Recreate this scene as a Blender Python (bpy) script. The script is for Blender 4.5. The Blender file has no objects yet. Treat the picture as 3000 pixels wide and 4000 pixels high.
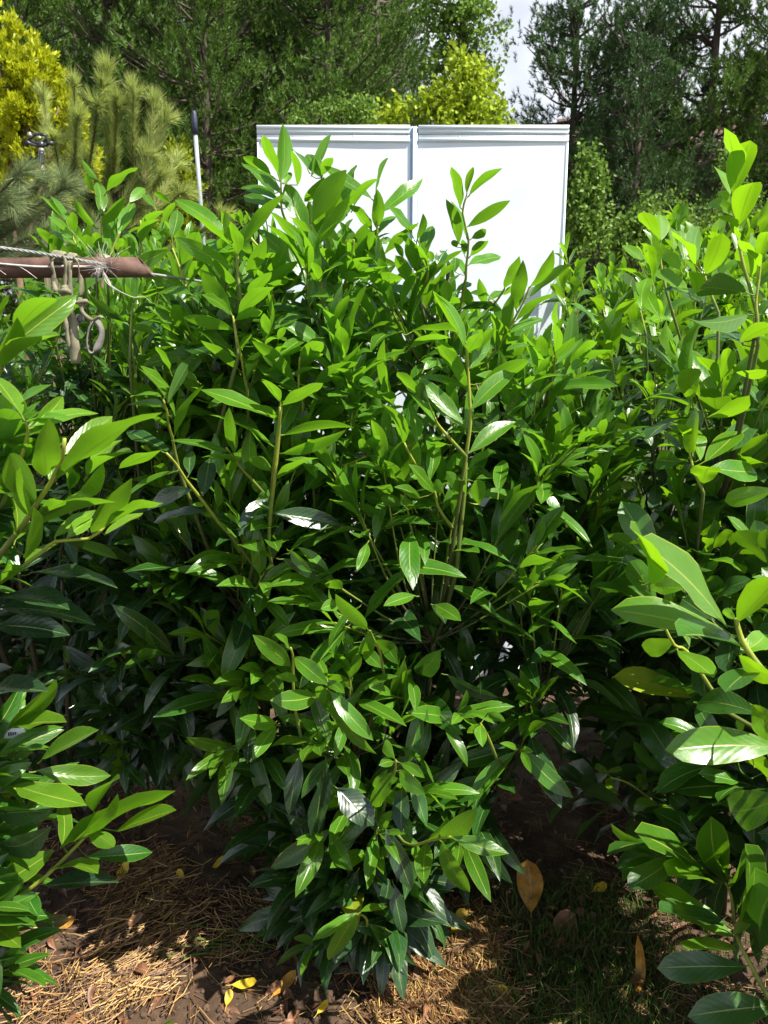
import bpy, math, random
import numpy as np
from mathutils import Vector, noise
D = bpy.data
S = bpy.context.scene
COL = S.collection
rnd = random.Random(7)
R = math.radians

# ------------------------------------------------------------------ camera
H = 1.30; PITCH = R(11.0); FPX = 2944.0
cam = D.cameras.new('camera'); co = D.objects.new('camera', cam); COL.objects.link(co)
co.location = (0, 0, H); co.rotation_euler = (R(90) - PITCH, 0, 0)
cam.sensor_fit = 'HORIZONTAL'; cam.angle = 2 * math.atan(1500 / FPX)
cam.clip_start = 0.05; cam.clip_end = 600
cam.dof.use_dof = True; cam.dof.focus_distance = 1.5; cam.dof.aperture_fstop = 14
S.camera = co
# ------------------------------------------------------------------ light
SUN_EL = R(55); SUN_AZ = R(119)          # azimuth measured clockwise from +Y (view direction)
sdir = Vector((math.sin(SUN_AZ) * math.cos(SUN_EL), math.cos(SUN_AZ) * math.cos(SUN_EL), math.sin(SUN_EL)))
sl = D.lights.new('sun', 'SUN'); sl.energy = 5.0; sl.angle = R(0.53); sl.color = (1.0, 0.95, 0.86)
so = D.objects.new('sun', sl); COL.objects.link(so); so.location = sdir * 40
so.rotation_euler = (-sdir).to_track_quat('-Z', 'Y').to_euler()
W = D.worlds.new('World'); S.world = W; W.use_nodes = True
nt = W.node_tree; bg = nt.nodes['Background']; bg.inputs['Strength'].default_value = 0.05
sky = nt.nodes.new('ShaderNodeTexSky'); sky.sky_type = 'NISHITA'; sky.sun_disc = False
sky.sun_elevation = SUN_EL; sky.sun_rotation = SUN_AZ
tc = nt.nodes.new('ShaderNodeTexCoord'); nz = nt.nodes.new('ShaderNodeTexNoise')
nz.inputs['Scale'].default_value = 2.2; nz.inputs['Detail'].default_value = 6
cr = nt.nodes.new('ShaderNodeValToRGB'); cr.color_ramp.elements[0].position = 0.30; cr.color_ramp.elements[1].position = 0.50
mx = nt.nodes.new('ShaderNodeMix'); mx.data_type = 'RGBA'
nt.links.new(tc.outputs['Generated'], nz.inputs['Vector']); nt.links.new(nz.outputs['Fac'], cr.inputs['Fac'])
sz = nt.nodes.new('ShaderNodeSeparateXYZ'); nt.links.new(tc.outputs['Generated'], sz.inputs[0])
mr = nt.nodes.new('ShaderNodeMapRange'); mr.inputs['From Min'].default_value = 0.40; mr.inputs['From Max'].default_value = 0.58
mr.inputs['To Min'].default_value = 1.0; mr.inputs['To Max'].default_value = 0.06; nt.links.new(sz.outputs[2], mr.inputs['Value'])   # cumulus piled low, blue overhead
mm = nt.nodes.new('ShaderNodeMath'); mm.operation = 'MULTIPLY'; nt.links.new(cr.outputs['Color'], mm.inputs[0]); nt.links.new(mr.outputs[0], mm.inputs[1])
nt.links.new(mm.outputs[0], mx.inputs[0]); nt.links.new(sky.outputs['Color'], mx.inputs[6])
mx.inputs[7].default_value = (10.5, 11.0, 12.0, 1)
nt.links.new(mx.outputs[2], bg.inputs['Color'])
S.view_settings.view_transform = 'Standard'; S.view_settings.look = 'None'
S.view_settings.exposure = 1.05; S.view_settings.gamma = 1.0
S.render.engine = 'CYCLES'
S.cycles.max_bounces = 8; S.cycles.transparent_max_bounces = 8

# ------------------------------------------------------------------ helpers
UP = np.array((0, math.sin(PITCH), math.cos(PITCH))); FW = np.array((0, math.cos(PITCH), -math.sin(PITCH)))
RT = np.array((1.0, 0, 0)); CAM = np.array((0, 0, H))
def P(px, py, Y):
    d = (px - 1500) / FPX * RT - (py - 2000) / FPX * UP + FW
    return CAM + d * (Y / d[1])
def nrm(v):
    l = math.sqrt(v[0] * v[0] + v[1] * v[1] + v[2] * v[2]); return v / (l if l > 1e-9 else 1)
def rot(v, k, a):
    c, s = math.cos(a), math.sin(a)
    return v * c + np.cross(k, v) * s + k * float(np.dot(k, v)) * (1 - c)
def rv(s=1.0): return np.array([rnd.gauss(0, s) for _ in range(3)])

class MB:
    def __init__(s): s.V = []; s.F = []; s.U = []; s.T = []; s.n = 0; s.M = []
    def add(s, v, f, uv=None, tint=(0, 0, 0), mi=0):
        v = np.asarray(v, float); k = len(v)
        s.V.append(v); s.F += [tuple(i + s.n for i in q) for q in f]; s.M += [mi] * len(f)
        s.U.append(np.asarray(uv, float) if uv is not None else np.full((k, 2), 0.5))
        t = np.asarray(tint, float)
        s.T.append(np.tile(t, (k, 1)) if t.ndim == 1 else t); s.n += k
    def build(s, name, mats, parent=None, smooth=True, loc=None):
        me = D.meshes.new(name); V = np.concatenate(s.V)
        if loc is not None: V = V - np.asarray(loc, float)
        me.vertices.add(len(V)); me.vertices.foreach_set('co', V.astype(np.float32).ravel())
        li = [i for q in s.F for i in q]; ls = np.cumsum([0] + [len(q) for q in s.F][:-1])
        me.loops.add(len(li)); me.loops.foreach_set('vertex_index', li)
        me.polygons.add(len(s.F)); me.polygons.foreach_set('loop_start', ls.astype(np.int32))
        if not isinstance(mats, (list, tuple)): mats = [mats]
        for m in mats: me.materials.append(m)
        me.polygons.foreach_set('material_index', s.M)
        me.polygons.foreach_set('use_smooth', [smooth] * len(s.F))
        me.update(calc_edges=True)
        U = np.concatenate(s.U); uvl = me.uv_layers.new(name='UVMap')
        uvl.data.foreach_set('uv', U[np.array(li)].astype(np.float32).ravel())
        T = np.concatenate(s.T); a = me.attributes.new('tint', 'FLOAT_COLOR', 'POINT')
        a.data.foreach_set('color', np.hstack([T, np.ones((len(T), 1))]).astype(np.float32).ravel())
        me.validate()
        o = D.objects.new(name, me); COL.objects.link(o)
        if loc is not None: o.location = loc
        if parent is not None: o.parent = parent
        return o
def tag(o, label=None, cat=None, group=None, kind=None):
    if label: o['label'] = label
    if cat: o['category'] = cat
    if group: o['group'] = group
    if kind: o['kind'] = kind
    return o
def empty(name, loc, label, cat, group=None):
    o = D.objects.new(name, None); COL.objects.link(o); o.location = loc; o.empty_display_size = 0.1
    return tag(o, label, cat, group)

def tube(mb, pts, r0, r1=None, sides=6, t0=(0, 0, 0), t1=None, cap=True, mi=0, rfun=None, hold=0.):
    pts = [np.asarray(p, float) for p in pts]; n = len(pts); r1 = r0 if r1 is None else r1; t1 = t0 if t1 is None else t1
    V = []; T = []; U = []; ref = np.array((0.31, 0.2, 0.93)) if abs(nrm(pts[-1] - pts[0])[2]) < 0.9 else np.array((1.0, 0.1, 0))
    for i, p in enumerate(pts):
        d = nrm(pts[min(i + 1, n - 1)] - pts[max(i - 1, 0)]); a = nrm(np.cross(d, ref)); b = np.cross(d, a)
        f = i / (n - 1); r = r0 + (r1 - r0) * f if rfun is None else rfun(f)
        for k in range(sides):
            an = 2 * math.pi * k / sides
            V.append(p + (a * math.cos(an) + b * math.sin(an)) * r); U.append((k / sides, f))
            g = max(0., (f - hold) / (1 - hold)) if hold < 1 else 0; T.append([t0[j] + (t1[j] - t0[j]) * g for j in range(3)])
    F = [(i * sides + k, i * sides + (k + 1) % sides, (i + 1) * sides + (k + 1) % sides, (i + 1) * sides + k) for i in range(n - 1) for k in range(sides)]
    if cap: F += [tuple(range(sides - 1, -1, -1)), tuple((n - 1) * sides + k for k in range(sides))]
    mb.add(V, F, U, T, mi)
def box(mb, lo, hi, mi=0, tint=(0, 0, 0)):
    x0, y0, z0 = lo; x1, y1, z1 = hi
    V = [(x0, y0, z0), (x1, y0, z0), (x1, y1, z0), (x0, y1, z0), (x0, y0, z1), (x1, y0, z1), (x1, y1, z1), (x0, y1, z1)]
    F = [(0, 3, 2, 1), (4, 5, 6, 7), (0, 1, 5, 4), (1, 2, 6, 5), (2, 3, 7, 6), (3, 0, 4, 7)]
    mb.add(V, F, [(0, 0)] * 8, tint, mi)
def curve(pts, n):
    """Catmull-Rom through pts"""
    pts = [np.asarray(p, float) for p in pts]
    if len(pts) == 2: return [pts[0] + (pts[1] - pts[0]) * i / n for i in range(n + 1)]
    q = [2 * pts[0] - pts[1]] + pts + [2 * pts[-1] - pts[-2]]; out = []
    m = len(pts) - 1; per = max(2, n // m)
    for i in range(m):
        a, b, c, d = q[i:i + 4]
        for k in range(per):
            t = k / per
            out.append(0.5 * ((2 * b) + (-a + c) * t + (2 * a - 5 * b + 4 * c - d) * t * t + (-a + 3 * b - 3 * c + d) * t ** 3))
    out.append(pts[-1]); return out

# ------------------------------------------------------------------ materials
def mat(name):
    m = D.materials.new(name); m.use_nodes = True; t = m.node_tree
    return m, t, t.nodes['Principled BSDF']
def N(t, typ, **kw):
    n = t.nodes.new(typ)
    for k, v in kw.items(): setattr(n, k, v)
    return n
def mathn(t, op, a, b=None, c=None, clamp=False):
    n = t.nodes.new('ShaderNodeMath'); n.operation = op; n.use_clamp = clamp
    for i, x in enumerate((a, b, c)):
        if x is None: continue
        if isinstance(x, (int, float)): n.inputs[i].default_value = x
        else: t.links.new(x, n.inputs[i])
    return n.outputs[0]
def mixc(t, f, a, b, mode='MIX'):
    n = t.nodes.new('ShaderNodeMix'); n.data_type = 'RGBA'; n.blend_type = mode
    if isinstance(f, (int, float)): n.inputs[0].default_value = f
    else: t.links.new(f, n.inputs[0])
    for i, x in ((6, a), (7, b)):
        if isinstance(x, tuple): n.inputs[i].default_value = (*x, 1)
        else: t.links.new(x, n.inputs[i])
    return n.outputs[2]
def noise_tex(t, scale, detail=4, vec=None, rough=0.6):
    n = t.nodes.new('ShaderNodeTexNoise'); n.inputs['Scale'].default_value = scale; n.inputs['Detail'].default_value = detail
    n.inputs['Roughness'].default_value = rough
    if vec is None:
        c = t.nodes.new('ShaderNodeTexCoord'); vec = c.outputs['Object']
    t.links.new(vec, n.inputs['Vector']); return n.outputs['Fac']
def bump(t, h, strength, dist, bsdf):
    b = t.nodes.new('ShaderNodeBump'); b.inputs['Strength'].default_value = strength; b.inputs['Distance'].default_value = dist
    t.links.new(h, b.inputs['Height']); t.links.new(b.outputs[0], bsdf.inputs['Normal']); return b
def ramp(t, f, stops):
    n = t.nodes.new('ShaderNodeValToRGB'); e = n.color_ramp.elements
    while len(e) < len(stops): e.new(0.5)
    for i, (p, c) in enumerate(stops): e[i].position = p; e[i].color = (*c, 1)
    t.links.new(f, n.inputs['Fac']); return n.outputs['Color']

def leaf_material(name, old, mid, new, trans, gloss=0.27):
    m, t, b = mat(name)
    at = N(t, 'ShaderNodeAttribute', attribute_name='tint'); sp = N(t, 'ShaderNodeSeparateColor'); t.links.new(at.outputs['Color'], sp.inputs[0])
    age, rn, yl = sp.outputs[0], sp.outputs[1], sp.outputs[2]
    uv = N(t, 'ShaderNodeUVMap'); su = N(t, 'ShaderNodeSeparateXYZ'); t.links.new(uv.outputs[0], su.inputs[0])
    u, v = su.outputs[0], su.outputs[1]
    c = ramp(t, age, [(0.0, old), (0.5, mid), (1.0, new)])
    c = mixc(t, mathn(t, 'MULTIPLY', yl, 1.0), c, (0.30, 0.36, 0.012))
    nz = noise_tex(t, 28, 3)
    v1 = mathn(t, 'MULTIPLY_ADD', rn, 0.5, 0.72); v2 = mathn(t, 'MULTIPLY', v1, mathn(t, 'MULTIPLY_ADD', nz, 0.5, 0.78))
    mul = N(t, 'ShaderNodeVectorMath', operation='SCALE'); t.links.new(c, mul.inputs[0]); t.links.new(v2, mul.inputs['Scale']); c = mul.outputs[0]
    sp2 = mathn(t, 'GREATER_THAN', noise_tex(t, 95, 2), 0.735); c = mixc(t, mathn(t, 'MULTIPLY', sp2, 0.5), c, (0.16, 0.12, 0.03))   # small blemishes
    dust = mathn(t, 'MULTIPLY', mathn(t, 'SUBTRACT', 1.0, age), mathn(t, 'MULTIPLY', noise_tex(t, 11, 5), 0.06)); c = mixc(t, dust, c, (0.20, 0.22, 0.16))
    du = mathn(t, 'ABSOLUTE', mathn(t, 'SUBTRACT', u, 0.5))            # 0 midrib .. 0.5 edge
    rib = mathn(t, 'SUBTRACT', 1.0, mathn(t, 'DIVIDE', du, 0.034), clamp=True)
    # side veins, slanted forward
    ph = mathn(t, 'SUBTRACT', mathn(t, 'MULTIPLY', v, 9.5), mathn(t, 'MULTIPLY', du, 5.0))
    sv = mathn(t, 'SINE', mathn(t, 'MULTIPLY', ph, 6.283))
    vein = mathn(t, 'POWER', mathn(t, 'MULTIPLY_ADD', sv, 0.5, 0.5), 10.0)
    edge = mathn(t, 'GREATER_THAN', du, 0.475)
    c = mixc(t, mathn(t, 'MULTIPLY', vein, 0.10), c, (0.20, 0.34, 0.05))
    ribc = mixc(t, age, (0.16, 0.24, 0.07), (0.46, 0.52, 0.08))
    c = mixc(t, mathn(t, 'MULTIPLY', edge, mathn(t, 'MULTIPLY', age, 0.55)), c, (0.42, 0.48, 0.05))
    geo = N(t, 'ShaderNodeNewGeometry'); back = geo.outputs['Backfacing']
    c_back = mixc(t, 0.30, c, (0.11, 0.24, 0.035))
    c = mixc(t, back, c, c_back)
    c = mixc(t, mathn(t, 'MULTIPLY', rib, mathn(t, 'SUBTRACT', 1.0, mathn(t, 'MULTIPLY', back, 0.55))), c, ribc)
    t.links.new(c, b.inputs['Base Color'])
    rg = mathn(t, 'ADD', gloss, mathn(t, 'MULTIPLY', back, 0.30)); rg = mathn(t, 'ADD', rg, mathn(t, 'MULTIPLY', mathn(t, 'SUBTRACT', noise_tex(t, 75, 4), 0.4), 0.35))
    t.links.new(rg, b.inputs['Roughness']); b.inputs['IOR'].default_value = 1.5
    sp_ = mathn(t, 'SUBTRACT', 0.75, mathn(t, 'MULTIPLY', back, 0.50)); t.links.new(sp_, b.inputs['Specular IOR Level'])
    h = mathn(t, 'ADD', mathn(t, 'MULTIPLY', sv, 0.13), mathn(t, 'MULTIPLY', noise_tex(t, 140, 2), 0.5))
    h = mathn(t, 'SUBTRACT', h, mathn(t, 'MULTIPLY', rib, 1.1))
    bump(t, h, 0.35, 0.0012, b)
    tr = N(t, 'ShaderNodeBsdfTranslucent')
    tcx = mixc(t, age, trans[0], trans[1]); tcx = mixc(t, mathn(t, 'MULTIPLY', rib, 0.7), tcx, (0.10, 0.14, 0.01))
    t.links.new(tcx, tr.inputs['Color'])
    ms = N(t, 'ShaderNodeMixShader'); t.links.new(mathn(t, 'MULTIPLY_ADD', age, 0.34, 0.07), ms.inputs[0])
    t.links.new(b.outputs[0], ms.inputs[1]); t.links.new(tr.outputs[0], ms.inputs[2])
    t.links.new(ms.outputs[0], t.nodes['Material Output'].inputs['Surface']); return m
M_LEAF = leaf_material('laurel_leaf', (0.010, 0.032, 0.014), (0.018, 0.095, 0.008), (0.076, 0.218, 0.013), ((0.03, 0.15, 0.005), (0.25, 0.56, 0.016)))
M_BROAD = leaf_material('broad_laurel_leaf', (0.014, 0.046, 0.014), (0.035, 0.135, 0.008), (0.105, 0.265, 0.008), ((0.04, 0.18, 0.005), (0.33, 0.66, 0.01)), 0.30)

def stem_mat():
    m, t, b = mat('laurel_stem')
    at = N(t, 'ShaderNodeAttribute', attribute_name='tint'); sp = N(t, 'ShaderNodeSeparateColor'); t.links.new(at.outputs['Color'], sp.inputs[0])
    c = ramp(t, sp.outputs[0], [(0.0, (0.035, 0.026, 0.018)), (0.35, (0.055, 0.065, 0.02)), (0.7, (0.17, 0.25, 0.03)), (1.0, (0.40, 0.46, 0.05))])
    nz = noise_tex(t, 60, 4); c = mixc(t, mathn(t, 'MULTIPLY', nz, 0.5), c, (0.06, 0.05, 0.03))
    t.links.new(c, b.inputs['Base Color']); b.inputs['Roughness'].default_value = 0.5; bump(t, nz, 0.4, 0.002, b); return m
M_STEM = stem_mat()
def simple(name, c0, c1, scale=20, rough=0.7, bs=0.3, bd=0.003, metal=0.0, detail=5, stretch=None):
    m, t, b = mat(name); tcn = N(t, 'ShaderNodeTexCoord'); vec = tcn.outputs['Object']
    if stretch:
        mp = N(t, 'ShaderNodeMapping'); mp.inputs['Scale'].default_value = stretch; t.links.new(vec, mp.inputs[0]); vec = mp.outputs[0]
    nz = noise_tex(t, scale, detail, vec); c = ramp(t, nz, [(0.3, c0), (0.7, c1)])
    t.links.new(c, b.inputs['Base Color']); b.inputs['Roughness'].default_value = rough; b.inputs['Metallic'].default_value = metal
    if bs: bump(t, nz, bs, bd, b)
    return m
def foliage_mat(name, c0, c1, trans=0.25, tc_=None, rough=0.5):
    m, t, b = mat(name); geo = N(t, 'ShaderNodeNewGeometry')
    at = N(t, 'ShaderNodeAttribute', attribute_name='tint'); sp = N(t, 'ShaderNodeSeparateColor'); t.links.new(at.outputs['Color'], sp.inputs[0])
    f = mathn(t, 'ADD', mathn(t, 'MULTIPLY', geo.outputs['Random Per Island'], 0.45), mathn(t, 'MULTIPLY', sp.outputs[0], 0.55))
    c = mixc(t, f, c0, c1); t.links.new(c, b.inputs['Base Color']); b.inputs['Roughness'].default_value = rough
    b.inputs['Specular IOR Level'].default_value = 0.3
    if trans:
        tr = N(t, 'ShaderNodeBsdfTranslucent'); tcol = mixc(t, f, tc_[0], tc_[1]) if tc_ else c; t.links.new(tcol, tr.inputs['Color'])
        ms = N(t, 'ShaderNodeMixShader'); ms.inputs[0].default_value = trans
        t.links.new(b.outputs[0], ms.inputs[1]); t.links.new(tr.outputs[0], ms.inputs[2]); t.links.new(ms.outputs[0], t.nodes['Material Output'].inputs['Surface'])
    return m
M_NEEDLE = foliage_mat('pine_needles', (0.016, 0.045, 0.010), (0.19, 0.34, 0.045), 0.25)
M_NEEDLE_D = foliage_mat('dark_pine_needles', (0.014, 0.038, 0.016), (0.11, 0.22, 0.05), 0.2)
M_YPINE = foliage_mat('young_pine_needles', (0.17, 0.24, 0.055), (0.52, 0.60, 0.17), 0.35)
M_BPINE = foliage_mat('blue_pine_needles', (0.10, 0.16, 0.07), (0.34, 0.42, 0.19), 0.25)
M_GOLD = foliage_mat('golden_conifer', (0.22, 0.30, 0.008), (0.66, 0.68, 0.02), 0.4)
M_THUJA = foliage_mat('golden_green_thuja', (0.05, 0.10, 0.008), (0.46, 0.54, 0.02), 0.35)
M_BIRCH = foliage_mat('pale_tree_leaves', (0.07, 0.15, 0.02), (0.26, 0.42, 0.06), 0.35)
M_MAPLE = foliage_mat('yellow_green_leaves', (0.18, 0.30, 0.02), (0.52, 0.62, 0.03), 0.35)
M_BARK = simple('pine_bark', (0.045, 0.034, 0.026), (0.14, 0.105, 0.08), 9, 0.9, 0.8, 0.03, stretch=(1, 1, 0.25))
M_TWIG = simple('conifer_wood', (0.10, 0.06, 0.035), (0.24, 0.16, 0.09), 30, 0.9, 0.4, 0.004)

# ------------------------------------------------------------------ ground
def gheight(x, y):
    d = 0.030 * (noise.noise(Vector((x * 2.3, y * 2.3, 0))) )
    if abs(x) < 4 and y < 6:
        n1 = noise.noise(Vector((x * 9, y * 9, 3))); n2 = noise.noise(Vector((x * 23, y * 23, 7))); n3 = noise.noise(Vector((x * 60, y * 60, 9)))
        d += 0.020 * max(0, n1) * 1.4 + 0.010 * n2 + 0.004 * n3
    return d
def build_ground():
    xs = np.concatenate([-np.geomspace(300, 2.2, 34), np.linspace(-2.1, 2.1, 250), np.geomspace(2.2, 300, 34)])
    ys = np.concatenate([np.linspace(-6, 0.7, 12), np.linspace(0.9, 4.0, 200), np.geomspace(4.1, 400, 50)])
    nx, ny = len(xs), len(ys); V = [(x, y, gheight(x, y)) for y in ys for x in xs]
    F = [(j * nx + i, j * nx + i + 1, (j + 1) * nx + i + 1, (j + 1) * nx + i) for j in range(ny - 1) for i in range(nx - 1)]
    mb = MB(); mb.add(V, F, [(0, 0)] * len(V))
    m, t, b = mat('soil')
    geo = N(t, 'ShaderNodeNewGeometry'); pos = geo.outputs['Position']
    a = noise_tex(t, 14, 8, pos); f = noise_tex(t, 90, 6, pos); big = noise_tex(t, 0.9, 4, pos)
    c = ramp(t, a, [(0.30, (0.022, 0.012, 0.007)), (0.52, (0.075, 0.042, 0.022)), (0.72, (0.17, 0.105, 0.055))])
    c = mixc(t, mathn(t, 'MULTIPLY', f, 0.6), c, (0.075, 0.045, 0.027))
    sx = N(t, 'ShaderNodeSeparateXYZ'); t.links.new(pos, sx.inputs[0])
    far = mathn(t, 'MULTIPLY_ADD', sx.outputs[1], 0.35, -1.3, clamp=True)
    g = mixc(t, big, (0.035, 0.055, 0.015), (0.10, 0.085, 0.045))
    c = mixc(t, far, c, g); t.links.new(c, b.inputs['Base Color']); b.inputs['Roughness'].default_value = 0.95
    h = mathn(t, 'ADD', a, mathn(t, 'MULTIPLY', f, 0.35)); bump(t, h, 0.8, 0.02, b)
    o = mb.build('ground', m); tag(o, 'brown lumpy garden soil under and around the laurels', None, None, 'structure')
build_ground()
# ------------------------------------------------------------------ laurel leaves and shoots
PROF = {'n': ([0, .06, .18, .33, .5, .66, .8, .91, .97, 1], [.03, .22, .62, .90, 1.0, .93, .70, .38, .14, 0.0]),
        'b': ([0, .06, .18, .35, .52, .68, .82, .92, .975, 1], [.03, .20, .50, .80, .96, 1.0, .88, .60, .26, 0.0])}
def leaf(mb, B, a, n, L, Wd, kind='n', age=.5, bow=None, fold=None, recurve=None, yl=0., lod=1, pet=None):
    """blade from B along a (unit) with upper-side normal n; petiole back to pet"""
    n = nrm(n - a * float(np.dot(n, a))); s = np.cross(a, n)
    bow = rnd.uniform(.0, .09) if bow is None else bow
    fold = rnd.uniform(.12, .42) if fold is None else fold
    rec = rnd.uniform(-.02, .14) if recurve is None else recurve
    tw = rnd.uniform(-.5, .5); sk = rnd.uniform(-.05, .05)
    us, nv = ((-1, -.55, 0, .55, 1), 10) if lod == 1 else ((-1, 0, 1), 6)
    vs = np.linspace(0, 1, nv); hw = np.interp(vs, *PROF[kind]) * Wd / 2
    wav = rnd.uniform(0, 6.28); wa = rnd.uniform(.0, .07); Vt = []; Ut = []
    for i, v in enumerate(vs):
        c = B + a * (L * v) + n * (L * (bow * 4 * v * (1 - v) - rec * v ** 3)) + s * (L * sk * math.sin(v * 3.14))
        an = tw * (v - .3); s2 = s * math.cos(an) + n * math.sin(an); n2 = n * math.cos(an) - s * math.sin(an)
        for u in us:
            au = abs(u); z = hw[i] * (fold * (au * (1.35 - .45 * au)) + wa * 3 * au * math.sin(v * 11 + wav + (2 if u > 0 else 0)))
            Vt.append(c + s2 * (u * hw[i] * (1 - .12 * fold)) + n2 * z); Ut.append((.5 + u * .5, v))
    m = len(us); F = [(i * m + k, i * m + k + 1, (i + 1) * m + k + 1, (i + 1) * m + k) for i in range(nv - 1) for k in range(m - 1)]
    F = [(q[0], q[1], q[2], q[3]) for q in F]
    r = rnd.random(); mb.add(Vt, F, Ut, (age, r, yl))
    if pet is not None:
        w = .0013 if L > .05 else .0009
        d = B + a * (L * .03); p = np.asarray(pet, float); mid = (p + B) / 2 + np.array((0, 0, -.0015))
        V = []; 
        for q in (p, mid, d):
            for k in range(3): an = k * 2.094 + .5; V.append(q + (s * math.cos(an) + n * math.sin(an)) * w)
        F = [(i * 3 + k, i * 3 + (k + 1) % 3, (i + 1) * 3 + (k + 1) % 3, (i + 1) * 3 + k) for i in range(2) for k in range(3)]
        mb.add(V, F, [(.5, .1)] * 9, (max(age, .5), r, 0))

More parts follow.
